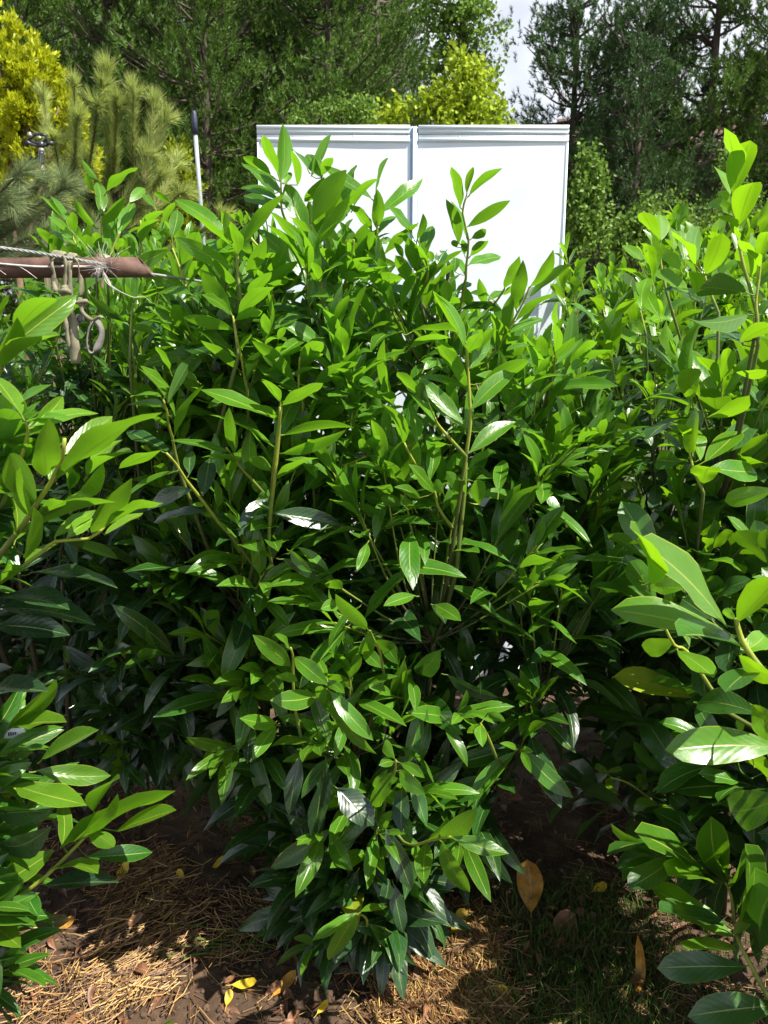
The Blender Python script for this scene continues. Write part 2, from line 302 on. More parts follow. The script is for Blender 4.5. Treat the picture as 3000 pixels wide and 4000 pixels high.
class Plant:
    def __init__(s, name, root, label, kind='n', Lm=.115, ratio=.30, group=None, mat=M_LEAF, cat='shrub'):
        s.o = empty(name, tuple(root), label, cat, group); s.root = np.asarray(root, float); s.kind = kind; s.Lm = Lm; s.ratio = ratio
        s.mat = mat; s.br = []; s.cur = None; s.lod = 1; s.mains = []; s.yl = 0; s.ff = 1.
    def mains_(s, n=7, tops=None, sx=.3, sy=.12):
        if tops is None: tops = [s.root + np.array((rnd.uniform(-sx, sx), rnd.uniform(-sy, sy), rnd.uniform(.55, 1.0))) for _ in range(n)]
        for i, tp in enumerate(tops):
            s.branch(); tp = np.asarray(tp, float); r = s.root + np.array((rnd.uniform(-.07, .07), rnd.uniform(-.06, .06), -.03)); md = r + (tp - r) * np.array((.7, .6, .5)) + rv(.02)
            c = curve([r, md, tp], 24); s.mains += c[2:]; tube(s.cur[0], c, .011, .0045, 7, (0, 0, 0), (.25, 0, 0))
    def attach(s, p, drop=.18):
        if not s.mains: return s.root + np.array((0, 0, .02))
        best = None
        for q in s.mains:
            if q[2] > p[2] - .05 and q[2] > .12: continue
            d = np.linalg.norm((q - p) * np.array((1, 1, .55))) + .25 * abs((p[2] - drop) - q[2])
            if best is None or d < best[0]: best = (d, q)
        return best[1].copy() if best else s.mains[0].copy()
    def branch(s):
        s.cur = (MB(), MB()); s.br.append(s.cur); return s.cur
    def finish(s):
        s.br = [b for b in s.br if b[0].n]
        if len(s.br) > 100:
            def near(b):
                v = b[1].V[0][0] if b[1].n else b[0].V[0][-1]; r = v - CAM; z = r[1] * math.cos(PITCH) - r[2] * math.sin(PITCH); return z + .6 * max(0, abs(r[0]) / max(z, .1) - .5)
            s.br.sort(key=near); rest = s.br[98:]; s.br = s.br[:98]; ms, mf = MB(), MB()
            for src, dst in [(b[0], ms) for b in rest] + [(b[1], mf) for b in rest]:
                off = dst.n; dst.V += src.V; dst.U += src.U; dst.T += src.T; dst.M += src.M; dst.F += [tuple(i + off for i in q) for q in src.F]; dst.n += src.n
            b = ms.build('branch', M_STEM, s.o, loc=tuple(s.root)); b.location = (0, 0, 0); b['kind'] = 'stuff'
            f = mf.build('foliage', s.mat, b, loc=tuple(s.root)); f.location = (0, 0, 0); f['kind'] = 'stuff'
        for st, fo in s.br:
            if st.n == 0: continue
            b = st.build('branch', M_STEM, s.o, loc=tuple(s.root)); b.location = (0, 0, 0)
            if fo.n: f = fo.build('foliage', s.mat, b, loc=tuple(s.root)); f.location = (0, 0, 0)
    # ---- a shoot read off the photograph: zoom-pixel coordinates in a crop (x0, y0, scale)
    def traced(s, reg, Y, stem, leaves, age=.85, Yb=None, thick=.0032, join=True, agef=None):
        st, fo = s.branch(); x0, y0, sc = reg; Yb = Y if Yb is None else Yb; age = min(1, age + .18) if age >= .55 else age
        if stem:
            k = len(stem)
            pts = [P(x0 + x / sc, y0 + y / sc, Y + (Yb - Y) * i / max(1, k - 1)) for i, (x, y) in enumerate(stem)]
            if join:
                e = pts[-1]; q = s.attach(e); md = (e + q) / 2 + np.array((0, 0, -.08 * np.linalg.norm(e - q)))
                c = curve(pts, 12) + curve([e, md, q], 8)[1:]
            else: c = curve(pts, 12)
            nn = len(c); tube(st, c, thick * .55, thick * 1.35, 6, (min(1, age + .12), 0, 0), (0, 0, 0) if join else (.4, 0, 0), hold=.3)
        for lf in leaves:
            bx, by, tx, ty, w = lf[:5]; o = lf[5] if len(lf) > 5 else {}
            Bp = (x0 + bx / sc, y0 + by / sc)
            if stem:      # depth of the nearest stem point
                j = min(range(len(stem)), key=lambda q: (stem[q][0] - bx) ** 2 + (stem[q][1] - by) ** 2); yb = Y + (Yb - Y) * j / max(1, len(stem) - 1)
            else: yb = Y
            yb += o.get('y', 0.); B = P(*Bp, yb); T0 = P(x0 + tx / sc, y0 + ty / sc, yb); la = np.linalg.norm(T0 - B)
            Lt = max(la * 1.03, s.Lm * rnd.uniform(.9, 1.15) * o.get('l', 1)); Lt = min(Lt, la * 1.7)
            dy = math.sqrt(max(0, Lt * Lt - la * la)) * .85
            sg = o.get('s', -1 if rnd.random() < .62 else 1)
            T = P(x0 + tx / sc, y0 + ty / sc, yb + sg * dy); a = nrm(T - B); L = np.linalg.norm(T - B)
            v = nrm(CAM - (B + T) / 2); n0 = nrm(v - a * float(np.dot(v, a)))
            wapp = w / sc / FPX * yb * 1.03; Wt = max(wapp * 1.03, L * s.ratio * .95)
            if o.get('r'): Wt = wapp * 1.02
            roll = math.acos(min(1, wapp / Wt)); 
            c1 = rot(n0, a, roll); c2 = rot(n0, a, -roll); n = c1 if abs(c1[2]) > abs(c2[2]) else c2
            if rnd.random() < .3: n = c1
            if n[2] < 0: n = -n
            if 'up' in o: n = n if (np.dot(n, v) > 0) == (o['up'] > 0) else -n
            ag = o.get('a', age) + rnd.uniform(-.08, .08); yl = o.get('yl', 0) + s.yl * rnd.uniform(.5, 1.2) * (ag > .5)
            pet = B - a * .010 if not stem else None
            if stem:
                # root the petiole on the stem
                sp = [P(x0 + x / sc, y0 + y / sc, Y + (Yb - Y) * i / max(1, len(stem) - 1)) for i, (x, y) in enumerate(stem)]
                best = None
                for i in range(len(sp) - 1):
                    for f in (0, .25, .5, .75, 1):
                        q = sp[i] + (sp[i + 1] - sp[i]) * f; dd = np.linalg.norm(q - B)
                        if best is None or dd < best[0]: best = (dd, q)
                pet = best[1] if best[0] < .035 else B - a * .012 + np.array((0, 0, -.004))
            leaf(fo, B, a, n, L, Wt, s.kind, max(0, min(1, ag)), yl=yl, pet=pet, bow=rnd.uniform(.0, .05), recurve=rnd.uniform(0, .08), fold=o.get('f', rnd.uniform(.12, .38) * s.ff))
    # ---- a grown shoot
    def shoot(s, base, tip, up=.5, leafy=.3, gap=.019, scale=1., newf=.4, droop=.5, root=True, top=1., newbr=True, side=None):
        if newbr or s.cur is None: s.branch()
        st, fo = s.cur; base = np.asarray(base, float); tip = np.asarray(tip, float); v = tip - base; l = np.linalg.norm(v)
        c = [base, base + v * .45 + np.array((0, 0, -up * l * .12)) + rv(.02 * l), tip]
        pts = curve(c, 14); tube(st, pts, .0028 * scale, .0014, 5, (0.02, 0, 0), (.95 * top, 0, 0), cap=False)
        P_ = np.array(pts); seg = np.linalg.norm(np.diff(P_, axis=0), axis=1); tot = seg.sum(); cum = np.concatenate([[0], np.cumsum(seg)])
        d = 0.004; ph = rnd.uniform(0, 6.28); first = True; k = 0
        while d < min(leafy, tot * .97):
            f = tot - d; j = min(len(seg) - 1, np.searchsorted(cum, f) - 1); j = max(0, j); q = P_[j] + (P_[j + 1] - P_[j]) * ((f - cum[j]) / max(1e-6, seg[j]))
            Tn = nrm(P_[j + 1] - P_[j]); ph += 2.4 + rnd.uniform(-.35, .35); o0 = nrm(np.cross(Tn, np.array((.3, .5, .8)))); out = rot(o0, Tn, ph)
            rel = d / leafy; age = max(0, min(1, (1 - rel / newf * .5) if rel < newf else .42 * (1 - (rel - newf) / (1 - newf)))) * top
            th = R(13 + 28 * min(1, d / .12) + 30 * rel) + rnd.gauss(0, .14)
            a = Tn * math.cos(th) + out * math.sin(th); g = droop * max(0, rel - .15) * 1.5
            a = nrm(a + np.array((0, 0, -g)) + rv(.07)); L = s.Lm * scale * rnd.uniform(.68, 1.28) * (.55 + .45 * min(1, d / .05))
            nn = Tn * .7 + np.array((0, 0, .6)) - out * .2 + rv(.22)
            pet = q; B = q + a * .011
            leaf(fo, B, a, nn, L, L * s.ratio * rnd.uniform(.78, 1.08), s.kind, age, pet=pet, lod=s.lod, recurve=rnd.uniform(-.02, .18) + (rnd.uniform(0, .16) if age < .4 else 0),
                 yl=(.75 if rnd.random() < .006 else 0))
            d += gap * (1 + .5 * rel) * rnd.uniform(.7, 1.3) * (.5 if k < 3 else 1); k += 1
Rg = lambda x, y, s: (x, y, s)
R1 = (900, 450, 2.074); R2 = (1600, 600, 2.37); R3 = (2400, 450, 2.458); R4 = (150, 600, 1.843); R5 = (0, 1100, 1.843)
R6 = (1000, 1300, 2.074); R7 = (500, 1300, 2.765); Q4 = (1000, 900, 1.659); Q5 = (2000, 900, 1.659); Q6 = (0, 2000, 1.659); Q7 = (1000, 2000, 1.659); Q8 = (2000, 2000, 1.659)
B1 = (0, 3000, 1.659); B2 = (1000, 3000, 1.659); B3 = (2000, 3000, 1.659)

# ================= the laurel in the middle
A = Plant('laurel_bush', (0.0, 1.72, 0.0), 'tall glossy laurel bush in the middle, in front of the white panel', Lm=.112, ratio=.29)
A.mains_(tops=[(-.48, 1.62, 1.15), (-.34, 1.60, 1.42), (-.24, 1.68, 1.5), (-.14, 1.62, 1.55), (-.05, 1.72, 1.45), (.06, 1.66, 1.5), (.13, 1.58, 1.5), (.22, 1.6, 1.38), (.34, 1.62, 1.25), (.47, 1.66, 1.1), (-.3, 1.5, .8), (.1, 1.45, .75), (-.06, 1.45, .5), (.33, 1.5, .6), (-.55, 1.7, .8)])
A.traced(R1, 1.42, [(650, 880), (640, 1050), (630, 1250), (625, 1400)], [
    (625, 965, 450, 545, 165), (670, 860, 940, 435, 160), (635, 1090, 320, 770, 85), (600, 1240, 225, 905, 110), (680, 1080, 970, 655, 100),
    (650, 1330, 880, 1010, 70), (630, 1040, 500, 800, 60), (670, 1330, 960, 1000, 60, {'s': 1}), (660, 1160, 660, 1080, 14), (685, 1210, 690, 1130, 14)], Yb=1.5)
A.traced(R1, 1.46, [(410, 540), (415, 760), (470, 900), (560, 1150)], [
    (410, 535, 425, 75, 125, {'up': -1}), (385, 480, 275, 145, 75), (430, 650, 90, 380, 85), (330, 490, 98, 320, 70), (540, 575, 510, 275, 60, {'a': 1, 'yl': .35}),
    (440, 560, 488, 455, 60, {'s': 1}), (625, 430, 470, 240, 36), (400, 700, 85, 580, 60, {'up': 1}), (420, 760, 110, 640, 85), (360, 640, 240, 520, 40, {'up': 1}), (480, 740, 400, 650, 60)], Yb=1.55)
A.traced(R1, 1.5, [(740, 510), (745, 700), (760, 900), (765, 1200)], [
    (735, 505, 615, 290, 125), (650, 500, 805, 155, 62, {'s': 1}), (740, 490, 830, 335, 80), (600, 700, 760, 515, 80, {'up': 1}), (740, 900, 935, 480, 110), (750, 470, 690, 330, 40),
    (700, 950, 740, 740, 90), (820, 930, 960, 720, 70), (830, 870, 1075, 565, 95), (790, 940, 1000, 600, 60)], Yb=1.6)
A.traced(R1, 1.44, [(1168, 650), (1185, 830), (1190, 1000), (1195, 1150), (1190, 1350)], [
    (1175, 640, 1270, 345, 36), (1150, 680, 755, 400, 78), (1210, 790, 1560, 495, 105), (1185, 920, 1190, 600, 100, {'up': 1}), (1210, 940, 1345, 800, 58), (1195, 1100, 1130, 930, 60),
    (1230, 1040, 1305, 1000, 60, {'up': 1}), (1000, 740, 1195, 490, 55), (950, 760, 1020, 395, 75), (1145, 940, 960, 715, 75), (970, 1210, 1170, 940, 125), (1190, 1150, 1090, 1000, 70)], Yb=1.5)
A.traced(R1, 1.40, [(1000, 1010), (960, 1250), (900, 1452)], [
    (950, 1260, 840, 975, 80), (1000, 1280, 1300, 1190, 68), (1020, 1340, 1280, 1212, 50), (1130, 1350, 1400, 1310, 78), (900, 1020, 1045, 1000, 90), (880, 1310, 1050, 1300, 80),
    (900, 1300, 960, 1130, 110), (800, 1320, 870, 1452, 90), (1050, 1420, 1030, 1350, 60), (1200, 1452, 1490, 1405, 60), (830, 1250, 1000, 1150, 70)], Yb=1.5)
A.traced(R1, 1.46, [(1590, 1160), (1540, 1250), (1515, 1340), (1500, 1452)], [
    (1590, 1150, 1625, 870, 95, {'up': 1}), (1510, 1010, 1565, 800, 50, {'up': 1}), (1520, 1290, 1440, 990, 110), (1480, 980, 1290, 740, 62), (1245, 1130, 1520, 845, 75), (1480, 1400, 1335, 1120, 100),
    (1595, 1280, 1395, 935, 52), (1560, 1400, 1659, 1220, 60), (1640, 1180, 1600, 1100, 60), (1400, 1150, 1330, 1040, 50, {'up': 1})], Yb=1.55)
A.traced(R1, 1.36, [(5, 990), (45, 1100), (60, 1300), (65, 1450), (75, 1600)], [
    (85, 1060, 430, 625, 95), (60, 1130, 0, 870, 110), (130, 1290, 290, 1020, 100, {'up': 1}), (155, 1440, 550, 1170, 100), (220, 1450, 470, 1320, 60), (80, 1080, 180, 1080, 80),
    (20, 1030, -60, 770, 60), (65, 1350, 150, 1160, 80, {'up': 1}), (70, 1380, 140, 1340, 12)], Yb=1.45, age=.9)
A.traced(R2, 1.45, [(525, 400), (490, 550), (545, 800), (525, 1030), (520, 1160), (500, 1230), (470, 1450), (400, 1700), (380, 1900)], [
    (530, 370, 570, 105, 60, {'a': 1, 'yl': .7}), (550, 390, 860, 130, 72), (465, 500, 388, 118, 85), (535, 680, 935, 422, 108), (455, 840, 340, 415, 98), (530, 780, 380, 430, 48),
    (575, 785, 712, 700, 76), (560, 950, 735, 800, 82), (545, 1030, 850, 950, 85), (505, 940, 490, 790, 62), (525, 1140, 400, 950, 62, {'up': 1}), (430, 1270, 580, 1190, 60), (440, 870, 400, 800, 60),
    (500, 1230, 590, 1480, 95), (420, 1100, 430, 960, 90)], age=.72, Yb=1.6)
A.traced(R2, 1.42, [(145, 960), (170, 1080), (150, 1200), (80, 1330)], [
    (145, 955, 200, 640, 120, {'up': 1}), (70, 800, 125, 555, 60, {'up': 1}), (80, 1170, 20, 790, 100), (75, 1250, 490, 880, 85), (170, 1090, 60, 830, 55), (160, 1300, 410, 1000, 60),
    (350, 1400, 290, 1130, 110, {'a': .3}), (215, 1000, 180, 900, 50), (330, 900, 260, 1020, 110, {'a': .3})], Yb=1.5)
A.traced(R2, 1.40, [(1112, 1230), (1060, 1360), (980, 1510), (900, 1660), (820, 1790), (740, 1900), (660, 1990), (560, 2130)], [
    (1115, 1235, 1340, 915, 92, {'up': 1}), (1100, 1335, 1490, 1010, 82), (985, 1450, 1065, 1010, 128, {'up': 1}), (975, 1560, 1352, 1275, 72), (890, 1645, 930, 1290, 100), (895, 1680, 1240, 1515, 78),
    (800, 1800, 790, 1450, 92), (840, 1765, 1022, 1690, 60), (820, 1830, 700, 1650, 80), (930, 1660, 985, 1230, 70), (760, 1910, 1000, 1850, 50, {'a': .4})], age=.85, Yb=1.5)
A.traced(R2, 1.46, [(880, 1250), (800, 1370), (700, 1470), (560, 1650)], [
    (875, 1250, 1020, 960, 94, {'up': 1}), (870, 1310, 980, 1222, 50), (720, 1360, 885, 1250, 70), (690, 1400, 640, 1165, 85, {'up': 1}), (740, 1320, 560, 1280, 60), (480, 1440, 885, 1450, 75, {'a': .25}),
    (700, 1540, 800, 1520, 80, {'a': .3}), (600, 1400, 650, 1620, 80)], Yb=1.6)
A.traced(R2, 1.30, [(512, 1720), (530, 1850), (545, 2000), (535, 2133)], [
    (485, 1690, 215, 1265, 78), (540, 1820, 660, 1640, 130), (560, 1990, 775, 1580, 88), (500, 2133, 245, 1760, 88), (440, 1950, 250, 1705, 60), (555, 1630, 765, 1385, 56), (660, 2133, 1115, 1895, 130),
    (0, 1655, 492, 1635, 66), (0, 1800, 390, 1665, 70), (130, 2000, 240, 1900, 80), (520, 2150, 90, 2055, 80), (430, 1900, 350, 1790, 70)], Yb=1.35, join=False)
A.traced(R2, 1.40, [(1345, 1830), (1340, 1950), (1310, 2100)], [
    (1345, 1840, 1345, 1560, 82), (1360, 1640, 1370, 1370, 58, {'up': 1}), (1385, 1650, 1415, 1500, 50), (1360, 1945, 1610, 1700, 90), (1315, 1930, 1530, 1690, 68), (1280, 2070, 1045, 1680, 100, {'up': 1}),
    (1120, 1770, 900, 1810, 46), (1330, 2150, 1420, 1945, 140), (970, 2133, 1165, 1935, 70), (1170, 1900, 1030, 1850, 40), (1100, 2080, 1240, 2000, 60), (1450, 2050, 1659, 1880, 90)], Yb=1.5)
A.traced(R6, 1.24, [(205, 600), (190, 720), (185, 850), (170, 1000), (150, 1200), (130, 1350), (110, 1550), (105, 1750), (125, 1866)], [
    (210, 590, 545, 400, 100), (198, 565, 50, 365, 68, {'a': 1}), (185, 720, -60, 540, 62), (215, 830, 790, 750, 88), (210, 980, 735, 805, 105, {'up': 1}), (160, 1190, 500, 970, 75),
    (140, 1460, 720, 1560, 165, {'a': .1, 'up': 1}), (105, 1340, 20, 1300, 60), (120, 1120, -60, 1000, 90)], Yb=1.34, thick=.004, age=.8)
A.traced(R6, 1.34, [(355, 200), (350, 300), (345, 450), (380, 560), (385, 700), (420, 900), (460, 1200), (480, 1500), (510, 1750)], [
    (315, 400, -30, 50, 95), (350, 270, 550, 60, 135, {'s': -1}), (470, 430, 830, 220, 105), (415, 620, 655, 480, 62), (430, 710, 855, 420, 68), (500, 700, 725, 590, 82, {'up': 1}), (190, 190, 440, 10, 82),
    (280, 470, 0, 240, 78), (190, 190, 400, 130, 45), (360, 290, 545, 160, 60), (310, 350, 520, 270, 40), (400, 150, 565, 20, 60), (180, 60, 230, -60, 60)], age=.8, Yb=1.5)
A.traced(R6, 1.32, [(890, 1000), (760, 1060), (560, 1130), (500, 1300)], [
    (550, 1085, 905, 1005, 58, {'up': 1}), (910, 990, 1140, 1180, 72), (595, 1155, 885, 1280, 92), (535, 890, 615, 1040, 100), (700, 790, 895, 820, 58, {'up': 1}), (590, 1160, 460, 1275, 50, {'up': 1}),
    (640, 1370, 775, 1375, 45), (860, 980, 1000, 815, 80), (870, 980, 860, 850, 90), (1030, 1570, 805, 1370, 75), (1000, 1750, 1000, 1630, 50), (870, 1850, 860, 1690, 100)], age=.75, Yb=1.5)
A.traced(R6, 1.26, [(1200, 890), (1260, 1010), (1320, 1100), (1440, 1250), (1470, 1400), (1560, 1540), (1620, 1620)], [
    (1195, 900, 1030, 545, 84), (1325, 1120, 1135, 690, 115), (1300, 890, 1240, 555, 105, {'up': 1}), (1410, 1200, 1440, 815, 122, {'up': 1}), (1445, 1290, 1270, 1060, 78), (1470, 1410, 1255, 1350, 58),
    (1200, 1400, 1005, 1330, 90), (1285, 1420, 1170, 1320, 60, {'up': 1}), (1550, 900, 1330, 960, 60), (1200, 1200, 1370, 1080, 90), (1330, 1340, 1140, 1245, 80), (1440, 1530, 1030, 1530, 110, {'a': .15, 'up': 1})], age=.78, Yb=1.36)
A.traced(R6, 1.22, [(1450, 690), (1465, 730), (1520, 800), (1610, 900), (1700, 1000)], [
    (1450, 720, 1230, 465, 75), (1335, 520, 1145, 310, 72), (1680, 740, 1330, 350, 120), (1400, 570, 1320, 380, 90, {'a': .3}), (1520, 1300, 1450, 1180, 80)], age=.8, Yb=1.3)
A.traced(Q4, 1.28, [(1362, 720), (1370, 850), (1385, 1100), (1390, 1250), (1370, 1400), (1360, 1500), (1350, 1700), (1330, 1900), (1300, 2200)], [
    (1365, 1040, 1165, 705, 84), (1385, 895, 1530, 615, 88), (1360, 770, 1180, 400, 62), (1365, 800, 1460, 650, 90), (1395, 1160, 1700, 890, 118), (1340, 1270, 1065, 950, 110), (1355, 1320, 1395, 970, 70, {'up': 1}),
    (1385, 1440, 1690, 1230, 112), (1370, 1550, 1545, 1430, 58), (1360, 1700, 1230, 1560, 80), (1450, 1780, 1430, 1610, 100), (1570, 1700, 1600, 1470, 100), (1350, 1540, 1280, 1440, 90)], age=.8, Yb=1.36, thick=.004)
A.traced(R7, 1.16, [(415, 1300), (520, 1420), (620, 1580), (730, 1720), (830, 1850), (970, 2040), (1130, 2212), (1350, 2500)], [
    (360, 1265, -100, 1445, 88), (540, 1490, -80, 1800, 58), (665, 1530, 690, 1270, 130, {'a': .3}), (705, 1690, 165, 1905, 175, {'a': .3, 'up': 1}), (870, 1940, 250, 2005, 105, {'a': .15, 'up': 1}),
    (810, 1760, 880, 1330, 200, {'a': .2, 'up': 1}), (830, 1850, 700, 1855, 56), (900, 2000, 830, 1930, 60)], age=1, Yb=1.36, thick=.0036)
A.traced(R7, 1.30, [(380, 720), (420, 850), (440, 1000), (480, 1130), (500, 1260), (560, 1500)], [
    (360, 690, 20, 690, 40), (390, 800, -30, 760, 100), (430, 760, 690, 215, 108, {'a': .35}), (440, 1020, 220, 880, 60), (505, 1100, 790, 540, 95), (460, 1290, -20, 1040, 130, {'a': .3}), (510, 900, 150, 350, 60),
    (450, 400, 300, 140, 60), (450, 590, 150, 350, 90)], age=.8, Yb=1.4)
A.traced(R7, 1.33, [(1170, 30), (1220, 250), (1260, 480), (1290, 650), (1300, 900)], [
    (1190, 400, 790, 50, 110), (1270, 450, 1375, 400, 45), (1230, 190, 1330, 0, 60), (900, 240, 480, 130, 110, {'a': .3, 'up': 1}), (1290, 520, 1420, 200, 120, {'a': .3}), (750, 520, 420, 415, 80)], age=.8, Yb=1.45)
A.traced(R7, 1.22, [(1640, 800), (1630, 1000), (1600, 1250), (1570, 1500), (1550, 1800), (1540, 2100)], [
    (1620, 940, 790, 575, 130, {'up': 1}), (1600, 1250, 905, 840, 48), (1560, 1470, 1140, 1290, 110), (1650, 730, 1445, 480, 78)], age=.8, Yb=1.33, join=False)
A.traced(R7, 1.27, [(1060, 1240), (1200, 1430), (1340, 1590), (1480, 1750)], [
    (1100, 1290, 470, 1140, 88), (1190, 1410, 785, 1310, 60), (1150, 1300, 1070, 820, 120, {'up': 1}), (1330, 1550, 1300, 1060, 150, {'a': .4, 'up': 1}), (960, 1890, 920, 1500, 90), (1350, 1600, 1500, 1750, 140, {'a': .5}),
    (1500, 1790, 1200, 2180, 230, {'a': .1, 'up': 1}), (1520, 2000, 1400, 2250, 180, {'a': .05, 'up': 1})], age=.6, Yb=1.36)
A.traced(Q7, 1.16, [(225, 880), (240, 940), (240, 1040), (250, 1250), (300, 1500)], [
    (220, 890, 130, 790, 40), (225, 1000, -20, 800, 120, {'up': 1}), (250, 940, 465, 1120, 115, {'up': 1}), (270, 1100, 120, 1050, 66), (395, 1190, 95, 1220, 135, {'up': 1}), (435, 1250, 430, 1110, 80),
    (480, 1160, 765, 1480, 118, {'up': 1}), (480, 1230, 765, 1590, 78, {'up': 1}), (460, 1100, 575, 1175, 70), (130, 1370, -100, 1335, 100, {'up': 1}), (130, 1385, -20, 1600, 105, {'up': 1}), (460, 1080, 380, 920, 60)], age=.75, Yb=1.3)
A.traced(Q7, 1.22, [(740, 770), (760, 820), (800, 900), (830, 1050)], [
    (720, 755, 515, 535, 100, {'up': 1}), (735, 770, 700, 935, 100, {'up': 1}), (550, 600, 420, 630, 80), (720, 200, 655, 370, 72, {'up': 1}), (220, 250, 345, 390, 62, {'a': .8}), (170, 300, 500, 430, 110, {'a': .1, 'up': 1}),
    (960, 950, 890, 1235, 96, {'up': 1, 'yl': .1}), (1000, 1090, 1035, 1285, 80, {'up': 1}), (1200, 890, 1035, 1065, 150, {'a': .3, 'up': 1}), (1160, 600, 1330, 705, 100), (1030, 540, 830, 605, 80), (1235, 1050, 1570, 1210, 85, {'a': .1, 'up': 1}),
    (740, 830, 925, 915, 70), (700, 900, 810, 1000, 90), (640, 850, 560, 800, 60)], age=.7, Yb=1.35)
A.traced(Q7, 1.24, [(1455, 1370), (1500, 1450), (1560, 1600)], [(1450, 1375, 1370, 1430, 60), (1455, 1380, 1470, 1520, 82), (1500, 1300, 1610, 1350, 60)], age=.85, Yb=1.35)
A.traced(B2, 1.18, [(905, -50), (900, 20), (860, 120), (820, 300)], [
    (900, 20, 740, 255, 115, {'up': 1}), (930, 10, 1085, 160, 105, {'up': 1}), (900, -60, 820, -180, 80), (940, -30, 1090, 60, 70), (1010, 50, 1110, 375, 100, {'up': 1, 'a': .5}), (890, -40, 800, -20, 70)], age=.8, Yb=1.35)
A.traced(B2, 1.16, [(1260, 445), (1180, 460), (1110, 475), (1030, 500), (960, 480), (880, 380)], [
    (1180, 450, 1430, 275, 125, {'up': 1}), (1100, 470, 1240, 335, 70, {'up': 1}), (1275, 445, 1640, 555, 118, {'up': 1}), (1105, 480, 1090, 750, 125, {'up': 1}), (1205, 470, 1378, 835, 128, {'up': 1}), (1045, 500, 1030, 590, 60)], age=.8, Yb=1.34)
A.traced(B2, 1.22, [(655, 945), (700, 960), (720, 1010), (700, 1150)], [
    (680, 930, 850, 890, 58, {'up': 1}), (650, 940, 358, 1120, 85, {'up': 1}), (650, 950, 472, 1255, 128, {'up': 1}), (730, 1010, 955, 1228, 110, {'up': 1}), (365, 1155, 250, 1070, 66), (370, 1150, 115, 1270, 58), (360, 1160, 290, 1350, 48)], age=.75, Yb=1.4)
A.traced(B2, 1.28, [(760, 250), (790, 600), (760, 900), (720, 1100)], [
    (780, 440, 835, 1010, 150, {'up': 1}), (840, 390, 1005, 800, 140, {'up': 1}), (660, 660, 560, 935, 120, {'up': 1}), (450, -50, 400, 530, 150, {'up': 1}), (290, -80, 210, 310, 125, {'up': 1}),
    (700, 1150, 690, 1525, 158, {'up': 1}), (560, 1200, 555, 1560, 100, {'up': 1}), (450, 1150, 375, 1560, 95, {'up': 1}), (950, 120, 940, 415, 125, {'up': 1}), (1050, 700, 1050, 945, 80, {'up': 1}),
    (890, 750, 960, 1080, 120, {'up': 1}), (530, 130, 770, 370, 200, {'up': 1}), (840, 980, 880, 1230, 90, {'up': 1}), (440, 900, 300, 950, 70, {'up': 1}), (450, 920, 390, 1010, 60, {'up': 1}), (860, 720, 820, 900, 100, {'up': 1})], age=.08, Yb=1.45)
# the rest of the bush, grown: upright shoots over the top and sides, drooping older ones below
def env(px, tab): return float(np.interp(px, [a for a, b in tab], [b for a, b in tab]))
envA = [(620, 1200), (800, 1030), (1000, 960), (1200, 900), (1450, 1030), (1600, 1180), (1850, 1130), (2000, 1330), (2200, 1380), (2350, 1500)]
def inner(pl, tip, spread=.5):
    """a point lower down inside the bush to grow a shoot from"""
    r = pl.root; z = max(.03, tip[2] - rnd.uniform(.30, .50)); return np.array((r[0] + (tip[0] - r[0]) * spread + rnd.uniform(-.04, .04), r[1] + (tip[1] - r[1]) * .3 + rnd.uniform(-.03, .06), z))
def grow(pl, n, pxr, pyr, Yf, tab=None, per=1, scale=1., gapzone=None, droop=(.3, .9), leafy=(.24, .40), gap=.018, lean=1., lod=1, top=1., newf=None):
    pl.lod = lod; k = 0; tries = 0
    while k < n and tries < n * 30:
        tries += 1
        px = rnd.uniform(*pxr); py = rnd.uniform(*pyr)
        if tab and py < env(px, tab): continue
        if pl is A and py > 2400 and abs(px - 1400) > 930 - (py - 2400) * .56: continue
        if gapzone and gapzone[0] < px < gapzone[1] and gapzone[2] < py < gapzone[3] and rnd.random() < gapzone[4]: continue
        Y = Yf(px, py); tip = P(px, py, Y)
        if tip[2] < .09: continue
        low = min(1, max(0, (1.25 - tip[2]) / 1.0)); base = pl.attach(tip, .25 * (1 - low)); 
        if np.linalg.norm(base - tip) > .55: base = tip + (base - tip) * .55 / np.linalg.norm(base - tip) + np.array((0, 0, -.05))
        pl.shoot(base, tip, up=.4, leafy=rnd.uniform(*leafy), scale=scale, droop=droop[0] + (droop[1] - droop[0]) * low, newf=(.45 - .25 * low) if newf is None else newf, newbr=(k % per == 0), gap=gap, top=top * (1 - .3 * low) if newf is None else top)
        k += 1
YA = lambda px, py: 1.72 - .30 * math.sqrt(max(0, 1 - ((px - 1450) / 1050) ** 2)) * min(1, .55 + py / 4000) + rnd.uniform(.0, .45)
grow(A, 150, (600, 1420), (930, 2250), YA, envA, gap=.016)
grow(A, 150, (1420, 2400), (950, 2250), YA, envA, gapzone=(1400, 1930, 1350, 2000, .50), gap=.016)
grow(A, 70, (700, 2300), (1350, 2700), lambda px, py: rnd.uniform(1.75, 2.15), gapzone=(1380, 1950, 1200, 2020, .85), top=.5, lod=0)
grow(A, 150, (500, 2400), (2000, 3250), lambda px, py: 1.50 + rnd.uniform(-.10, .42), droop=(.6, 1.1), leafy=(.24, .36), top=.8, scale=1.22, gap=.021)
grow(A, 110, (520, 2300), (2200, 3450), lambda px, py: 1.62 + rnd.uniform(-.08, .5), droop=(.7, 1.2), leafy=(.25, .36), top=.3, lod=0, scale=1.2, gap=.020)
grow(A, 50, (850, 1950), (2950, 3400), lambda px, py: 1.50 + rnd.uniform(-.08, .35), droop=(.9, 1.3), leafy=(.2, .3), top=.55, scale=1.35, gap=.022)
